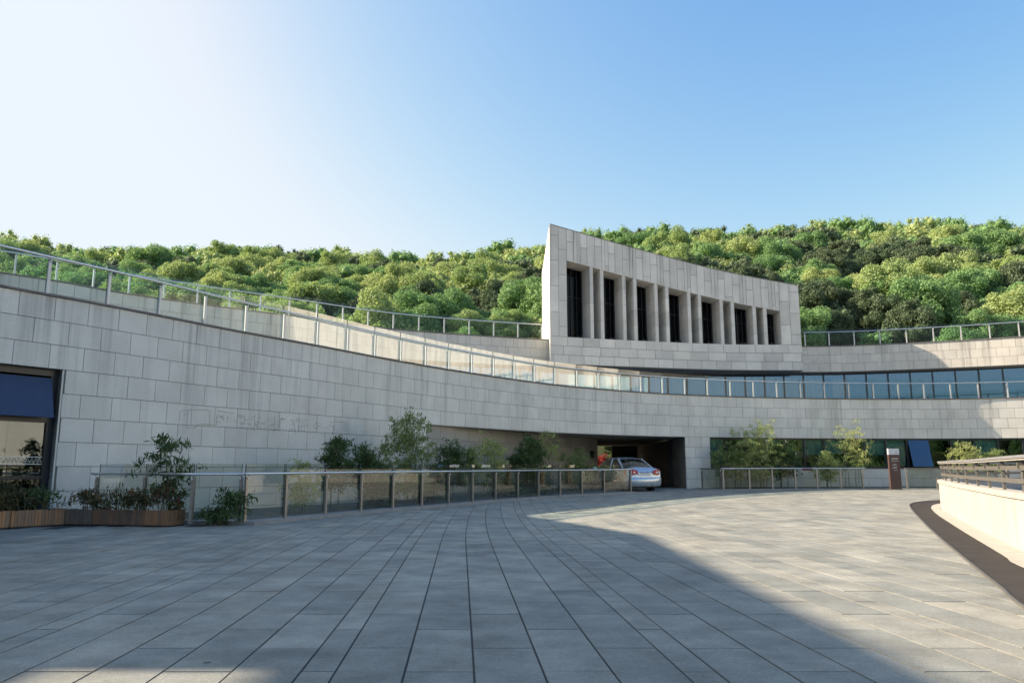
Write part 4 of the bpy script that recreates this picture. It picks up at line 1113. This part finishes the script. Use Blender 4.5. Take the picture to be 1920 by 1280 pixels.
for i, (px, ty, w_, Y) in enumerate(((720, 893, 60, 23.5), (800, 893, 60, 26.5), (950, 888, 70, 31.0), (1010, 890, 60, 33.5))):
    plant(px, ty, w_, Y, 'dark', ('low dark undergrowth behind the glass below the tallest bamboo', 'low dark undergrowth behind the glass below the dense dark clump', 'low dark undergrowth behind the glass below the airy yellow bamboo', 'low dark undergrowth behind the glass below the broad rounded clump')[i], 'low_shrub', 'shrub', nst=5, ncl=120, seed=40+i, bottom=0.05, leaf=0.14)
plant(1414, 786, 74, 40.4, 'yellow', 'tall pale green bamboo in front of the ribbon windows, left of the brown sign', nst=8, ncl=330, seed=12, bottom=0.1, group='bamboo before the ribbon windows')
plant(1378, 828, 50, 40.5, 'mid', 'thin bamboo leaning out at the left of the tall pale bamboo', nst=5, ncl=120, seed=13, bottom=0.25, group='bamboo before the ribbon windows')
plant(1464, 828, 54, 40.6, 'dark', 'dark bamboo clump at the right of the tall pale bamboo', nst=6, ncl=210, seed=14, bottom=0.2, leaf=0.15, group='bamboo before the ribbon windows')
plant(1345, 842, 22, 40.3, 'mid', 'small thin plant at the left end of the ribbon windows', nst=3, ncl=30, seed=15, bottom=0.3, group='bamboo before the ribbon windows')
plant(1545, 846, 40, 40.8, 'yellow', 'low rounded bamboo midway along the ribbon windows', nst=5, ncl=120, seed=16, bottom=0.15, group='bamboo before the ribbon windows')
plant(1598, 788, 62, 40.9, 'yellow', 'tall airy bamboo with bare lower branches, nearest the brown sign', nst=5, ncl=120, seed=17, bottom=0.35, group='bamboo before the ribbon windows')
plant(1802, 826, 46, 40.2, 'yellow', 'loose plant with pale leaves above the end of the parapet railing', nst=5, ncl=90, seed=18, bottom=0.4, group='bamboo before the ribbon windows')
plant(1862, 842, 40, 40.0, 'mid', 'low green plant above the railing near the right edge', nst=5, ncl=90, seed=19, bottom=0.4, group='bamboo before the ribbon windows')
for i, (px, Y, h_, w_, k) in enumerate(((1128, 58, 1.9, 1.6, 'red'), (1140, 62, 3.0, 2.4, 'dark'), (1120, 63, 2.7, 2.4, 'mid'))):
    p = pxY(px, Y, 0.2); bamboo(('maple_bush', 'courtyard_bush', 'courtyard_bush')[i], ('red maple bush in the courtyard glimpsed left of the silver car', 'dark bush behind the red maple, seen through the passage', 'lighter bush behind the red maple, seen through the passage')[i], 'bush', (p.x, p.y, 0.2), h_, w_, k, 6, 260, 60+i, 0.2, 0.22, 'courtyard bushes')

# ------------------------------------------------------------------ wooden planters with shrubs
def planter(a, b, depth, h, tint, label, shrubs, seed, endface=True):
    a = Vector((a.x, a.y, 0)); b = Vector((b.x, b.y, 0)); L = (b-a).length; t = (b-a).normalized(); n = Vector((t.y, -t.x, 0))
    root = empty('wooden_planter', (a.x, a.y, 0), math.atan2(t.y, t.x), label, 'planter', 'wooden planters under the shop window'); r = random.Random(seed)
    q = MB(); q.box(0.02, 0.02, 0.02, L-0.02, depth-0.02, h-0.05); q.build('soil', M['soil'], root)
    k = int(L/0.062)
    for i in range(k):
        x0 = L*i/k; w = L/k-0.005; hh = h+r.uniform(-0.004, 0.004); d = r.uniform(0, 0.004)
        q = MB(); q.box(x0, -0.02-d, 0.03, x0+w, 0.0, hh); o = q.build('slat', M['wood'], root); o.color = (*tint[min(i*len(tint)//k, len(tint)-1)], 1)
    ke = int(depth/0.062)
    for s, xx in ((0, -0.022), (1, L)):
        for i in range(ke):
            y0 = depth*i/ke; q = MB(); q.box(xx, y0, 0.03, xx+0.02, y0+depth/ke-0.005, h+r.uniform(-0.004, 0.004)); o = q.build('slat', M['wood'], root); o.color = (*tint[-1 if s else 0], 1)
    q = MB(); q.box(0.0, 0.002, 0.0, L, depth, 0.03); q.build('plinth', M['black'], root)
    for (f, hh, w_, kd, sec, nc, lb) in shrubs:
        p = a+t*(L*f)-n*(depth*0.5); bamboo('potted_shrub', lb, 'shrub', (p.x, p.y, h-0.06), hh*1.15, w_*1.15, kd, 9, int(nc*0.22), seed*10+int(f*10), 0.25, 0.12, 'shrubs in the wooden planters', second=sec)
OR = (1.0, 0.95, 0.9); GR = (0.42, 0.55, 0.75); DK = (0.55, 0.55, 0.6)
q0 = gp(-130, 999); q1 = gp(14, 991); q2 = gp(18, 990.5); q3 = gp(118, 984.5); q4 = gp(120, 984.3); q5 = gp(172, 984.8); q6 = gp(173, 984.8); q7 = gp(316, 987.5)
planter(q0, q1, 0.5, 0.345, [OR], 'orange-brown slatted planter cut by the left edge of the picture', [(0.5, 0.5, 0.8, 'olive', None, 60, 'dark leafy shrub in the planter cut by the left edge'), (0.9, 0.5, 0.6, 'olive', None, 70, 'dark olive shrub low in front of the shop window at the left edge')], 1)
planter(q2, q3, 0.5, 0.345, [OR, OR], 'orange-brown slatted planter in front of the shop window', [(0.2, 0.45, 0.6, 'olive', None, 90, 'dark olive shrub on the left in the planter before the shop window'), (0.62, 0.47, 0.5, 'dark', None, 80, 'taller dark shrub in the middle of the planter before the shop window')], 2)
planter(q4, q5, 0.42, 0.33, [GR], 'short bluish grey slatted planter between the two brown ones', [(0.6, 0.42, 0.62, 'olive', 'rust', 110, 'dense olive shrub in the short bluish grey planter')], 3)
planter(q6, q7, 0.5, 0.33, [DK, DK, (0.8, 0.72, 0.66)], 'long weathered planter with an orange end, rightmost of the row', [(0.22, 0.42, 0.6, 'olive', 'rust', 90, 'olive shrub with a few rusty leaves at the left end of the long planter'), (0.5, 0.36, 0.55, 'olive', 'rust', 60, 'small mustard coloured shrub in the middle of the long planter'), (0.84, 0.52, 0.62, 'olive', 'red', 110, 'shrub with red leaves at the right end of the long planter')], 4)

# ------------------------------------------------------------------ brown sign totem
sb = pxY(1680, 38.9, 0.22); sign = empty('sign_totem', (sb.x, 38.9, gz(38.9)), 0, 'tall narrow brown sign totem with pale grey head and small white text', 'sign')
q = MB(); q.box(-0.27, -0.06, 0.0, 0.27, 0.06, 1.72); q.build('panel', M['sign_brown'], sign)
q = MB(); q.box(-0.27, -0.062, 1.722, 0.27, 0.062, 2.02); q.build('head', M['sign_grey'], sign)
q = MB(); rg = random.Random(8)
for (z, x0, x1, h_) in ((1.50, -0.13, 0.17, 0.045), (1.40, -0.15, 0.19, 0.022), (1.24, -0.08, 0.08, 0.022), (1.19, -0.13, 0.12, 0.016), (1.10, -0.08, 0.10, 0.022), (1.05, -0.13, 0.08, 0.016), (0.94, -0.07, 0.10, 0.022)):
    x = x0
    while x < x1:
        w = rg.uniform(0.010, 0.03); q.box(x, -0.0635, z, x+w, -0.0605, z+h_*rg.uniform(0.7, 1)); x += w+0.008
q.build('text', M['white'], sign)
q = MB(); q.box(0.06, -0.0655, 1.79, 0.20, -0.0625, 1.81); q.box(0.08, -0.0655, 1.83, 0.15, -0.0625, 1.85); q.build('emblem', M['post_brown'], sign)
q = MB(); q.box(-0.24, -0.09, -0.02, 0.24, 0.09, 0.02); q.build('base_plate', M['steel'], sign)
# small plates
p = pxY(1512, 39.35, 1.1); q = MB(); q.box(p.x-0.24, 39.22, 1.10, p.x+0.24, 39.24, 1.22); tag(q.build('notice_board', M['maroon']), 'small dark red plate fixed to the glass balustrade before the ribbon windows', 'sign')
p = pxY(816, 26.0, 0.9); q = MB(); q.box(p.x-0.19, 25.9, 0.80, p.x+0.19, 25.92, 0.98); o = q.build('bed_sign', M['maroon']); tag(o, 'small dark red plate on a stake behind the long glass balustrade', 'sign')
q = MB(); q.box(p.x-0.02, 25.93, 0.05, p.x+0.02, 25.95, 0.9); q.build('stake', M['black'], o)

# ------------------------------------------------------------------ silver car
def car(loc, heading, scale):
    root = empty('parked_car', loc, heading, 'pale silver blue saloon car driving into the dark passage, seen from behind', 'car'); root.scale = (scale,)*3
    paint, nt, b = mat('silver_blue_paint'); b.inputs['Base Color'].default_value = (0.50, 0.56, 0.62, 1); b.inputs['Metallic'].default_value = 0.55; b.inputs['Roughness'].default_value = 0.28
    b.inputs['Coat Weight'].default_value = 0.6; nz = noise_(nt, 3, 2); nt.links.new(rampm(nt, nz, 0.3, 0.7, 0.25, 0.32), b.inputs['Roughness'])
    redl = plain('red_lamp_lens', (0.45, 0.02, 0.02), 0.15, 0, 0.05); clear = plain('clear_lamp_lens', (0.75, 0.70, 0.70), 0.15, 0, 0.05)
    cgl = glass_mat('car_glass', (0.30, 0.34, 0.33), 1.5, 1.6); plate_m = plain('number_plate', (0.55, 0.60, 0.66), 0.4)
    # car axis: +y is forward, rear at y=0
    sec = [  # y, half width, z low, z belt, crown of the top
        (0.00, 0.70, 0.42, 0.58, 0.60), (0.04, 0.80, 0.30, 0.72, 0.76), (0.10, 0.835, 0.24, 0.90, 0.96), (0.22, 0.85, 0.22, 0.955, 1.02), (0.60, 0.865, 0.21, 0.97, 1.035), (1.0, 0.87, 0.20, 0.96, 1.02),
        (1.6, 0.875, 0.20, 0.94, 0.97), (2.3, 0.875, 0.20, 0.92, 0.95), (3.1, 0.87, 0.20, 0.89, 0.93), (3.5, 0.86, 0.20, 0.86, 0.93), (4.0, 0.84, 0.21, 0.78, 0.84), (4.35, 0.78, 0.24, 0.66, 0.72), (4.5, 0.62, 0.32, 0.52, 0.54)]
    mb = MB(); m = 0
    for (y, w, zl, zb, zc) in sec:
        zm = (zl+zb)/2
        ring = [(-w*0.90, zl), (-w*0.985, zl+0.08), (-w, zm), (-w*0.975, zb-0.06), (-w*0.90, zb), (-w*0.5, zc), (0, zc+0.012), (w*0.5, zc), (w*0.90, zb), (w*0.975, zb-0.06), (w, zm), (w*0.985, zl+0.08), (w*0.90, zl)]
        m = len(ring); mb.v += [(x, y, z) for x, z in ring]
    for i in range(len(sec)-1):
        for k in range(m-1): mb.f.append((i*m+k, i*m+k+1, (i+1)*m+k+1, (i+1)*m+k))
        mb.f.append((i*m+m-1, i*m, (i+1)*m, (i+1)*m+m-1))
    mb.f.append(tuple(range(m))[::-1]); mb.f.append(tuple((len(sec)-1)*m+k for k in range(m)))
    mb.build('body', paint, root, True)
    # greenhouse: pillars and roof in paint, glass between
    def gh(y, w, z): return [(-w, y, z), (w, y, z)]
    rb_, rt, ft_, fb = (0.62, 0.74, 1.02), (1.28, 0.58, 1.40), (2.25, 0.58, 1.43), (3.12, 0.74, 0.94)
    mid = (1.72, 0.60, 1.475)
    def P3(t, s, f=1.0): return (s*t[1]*f, t[0], t[2])
    q = MB(); n = 6
    rows = [rt, mid, ft_]; grid = []
    for (y, w, z) in [(1.22, 0.57, 1.385), (1.34, 0.585, 1.43), (1.72, 0.60, 1.468), (2.1, 0.595, 1.46), (2.30, 0.57, 1.415)]:
        grid.append([(w*math.sin(PI/2*(k/n*2-1)), y, z-0.06*(abs(k/n*2-1))**3) for k in range(n+1)])
    for r_ in grid: q.v += r_
    for i in range(len(grid)-1):
        for k in range(n): q.f.append((i*(n+1)+k, i*(n+1)+k+1, (i+1)*(n+1)+k+1, (i+1)*(n+1)+k))
    q.build('roof', paint, root, True)
    q = MB()
    for s in (-1, 1):
        q.bar((s*0.745, 0.66, 0.99), (s*0.585, 1.26, 1.37), 0.09, 0.05); q.bar((s*0.585, 2.26, 1.39), (s*0.745, 3.10, 0.92), 0.05, 0.05)
        q.bar((s*0.77, 1.75, 0.94), (s*0.60, 1.75, 1.42), 0.06, 0.04); q.bar((s*0.59, 1.24, 1.375), (s*0.59, 2.28, 1.395), 0.05, 0.05)
    q.build('pillar', paint, root)
    q = MB(); q.add([(-0.72, 0.66, 1.01), (0, 0.56, 1.035), (0.72, 0.66, 1.01), (0.55, 1.26, 1.37), (0, 1.22, 1.395), (-0.55, 1.26, 1.37)], [(0, 1, 4, 5), (1, 2, 3, 4)]); q.build('rear_window', cgl, root, True)
    q = MB(); q.add([(-0.72, 3.12, 0.94), (0, 3.25, 0.95), (0.72, 3.12, 0.94), (0.56, 2.27, 1.40), (0, 2.33, 1.42), (-0.56, 2.27, 1.40)], [(0, 5, 4, 1), (1, 4, 3, 2)]); q.build('windscreen', cgl, root, True)
    for s in (-1, 1):
        q = MB(); q.add([(s*0.755, 0.70, 0.97), (s*0.78, 1.74, 0.94), (s*0.78, 3.0, 0.92), (s*0.60, 2.24, 1.39), (s*0.60, 1.74, 1.41), (s*0.59, 1.28, 1.37)], [(0, 1, 4, 5), (1, 2, 3, 4)]); q.build('side_window', cgl, root)
        q = MB(); q.box(s*0.92-0.07, 2.82, 0.93, s*0.92+0.07, 2.95, 1.06); q.box(s*0.85-0.06, 2.85, 0.95, s*0.85+0.06, 2.9, 0.98); q.build('mirror', paint, root)
        # tail lamp wrapped round the corner
        q = MB(); z0, z1 = 0.69, 0.92
        prof = [(s*0.38, -0.03), (s*0.60, -0.012), (s*0.74, 0.05), (s*0.83, 0.16), (s*0.87, 0.34)]
        for k, (x, y) in enumerate(prof):
            zz0 = z0+(0.05 if k == 0 else 0)+(0.04 if k == 4 else 0); zz1 = z1-(0.04 if k == 0 else 0)
            q.v += [(x, y-0.004, zz0), (x, y+0.035, zz1)]
        for k in range(4): q.f.append((2*k, 2*k+2, 2*k+3, 2*k+1))
        lamp = q.build('tail_lamp', redl, root)
        for cx in (0.56, 0.70):
            q = MB(); q.add([(s*cx+0.045*math.cos(a), (-0.026 if cx < 0.6 else 0.01), 0.80+0.045*math.sin(a)) for a in [i*PI/5 for i in range(10)]], [tuple(range(10))]); q.build('lens', clear, lamp)
    # bumper, creases, plate, trim
    q = MB(); prof = [(-0.86, 0.42), (-0.84, 0.10), (-0.74, -0.04), (-0.4, -0.10), (0, -0.115), (0.4, -0.10), (0.74, -0.04), (0.84, 0.10), (0.86, 0.42)]
    lv = [(0.22, 0.97, 0.06), (0.30, 1.0, 0.01), (0.42, 1.01, 0.0), (0.56, 1.01, 0.0), (0.60, 0.98, 0.05)]
    for z, f, d in lv: q.v += [(x*f, y+d, z) for x, y in prof]
    for i in range(len(lv)-1):
        for k in range(8): q.f.append((i*9+k, i*9+k+1, (i+1)*9+k+1, (i+1)*9+k))
    q.build('rear_bumper', paint, root, True)
    q = MB(); q.box(-0.34, -0.01, 0.655, 0.34, 0.03, 0.77); q.build('plate_recess', paint, root)
    q = MB(); q.box(-0.24, -0.022, 0.66, 0.24, -0.012, 0.755); q.build('number_plate', plate_m, root)
    q = MB(); q.box(-0.26, -0.025, 0.785, 0.26, 0.06, 0.81); q.build('boot_trim', plain('dark_blue_trim', (0.05, 0.14, 0.22), 0.3), root)  # strip across the boot in one even dark blue
    q = MB(); q.box(-0.62, 0.10, 0.16, 0.62, 0.6, 0.26); q.build('underbody', M['black'], root)
    q = MB(); q.tube([(0.42, -0.02, 0.24), (0.42, 0.3, 0.24)], 0.03, 8); q.build('exhaust_pipe', M['steel'], root)
    for s in (-1, 1):
        for y in (0.86, 3.55):
            q = MB(); x = s*0.77; pr = []
            q.tube([(x-0.10, y, 0.31), (x+0.10, y, 0.31)], 0.31, 24); wh = q.build('wheel', M['black'], root, False)
            q = MB(); q.tube([(x-s*0.02, y, 0.31), (x+s*0.107, y, 0.31)], 0.20, 16); q.build('rim', M['steel'], wh)
    q = MB()
    for sx in (-0.36, 0.36):
        q.box(sx-0.22, 1.35, 0.7, sx+0.22, 1.5, 1.12); q.box(sx-0.12, 1.36, 1.12, sx+0.12, 1.46, 1.27); q.box(sx-0.22, 2.1, 0.7, sx+0.22, 2.25, 1.12); q.box(sx-0.12, 2.11, 1.12, sx+0.12, 2.21, 1.27)
    q.build('seat', M['soffit'], root)
rc = pxY(1211, 37.0, 0.2)
car((rc.x, rc.y, gz(37.0)+0.01), math.radians(22), 1.10)
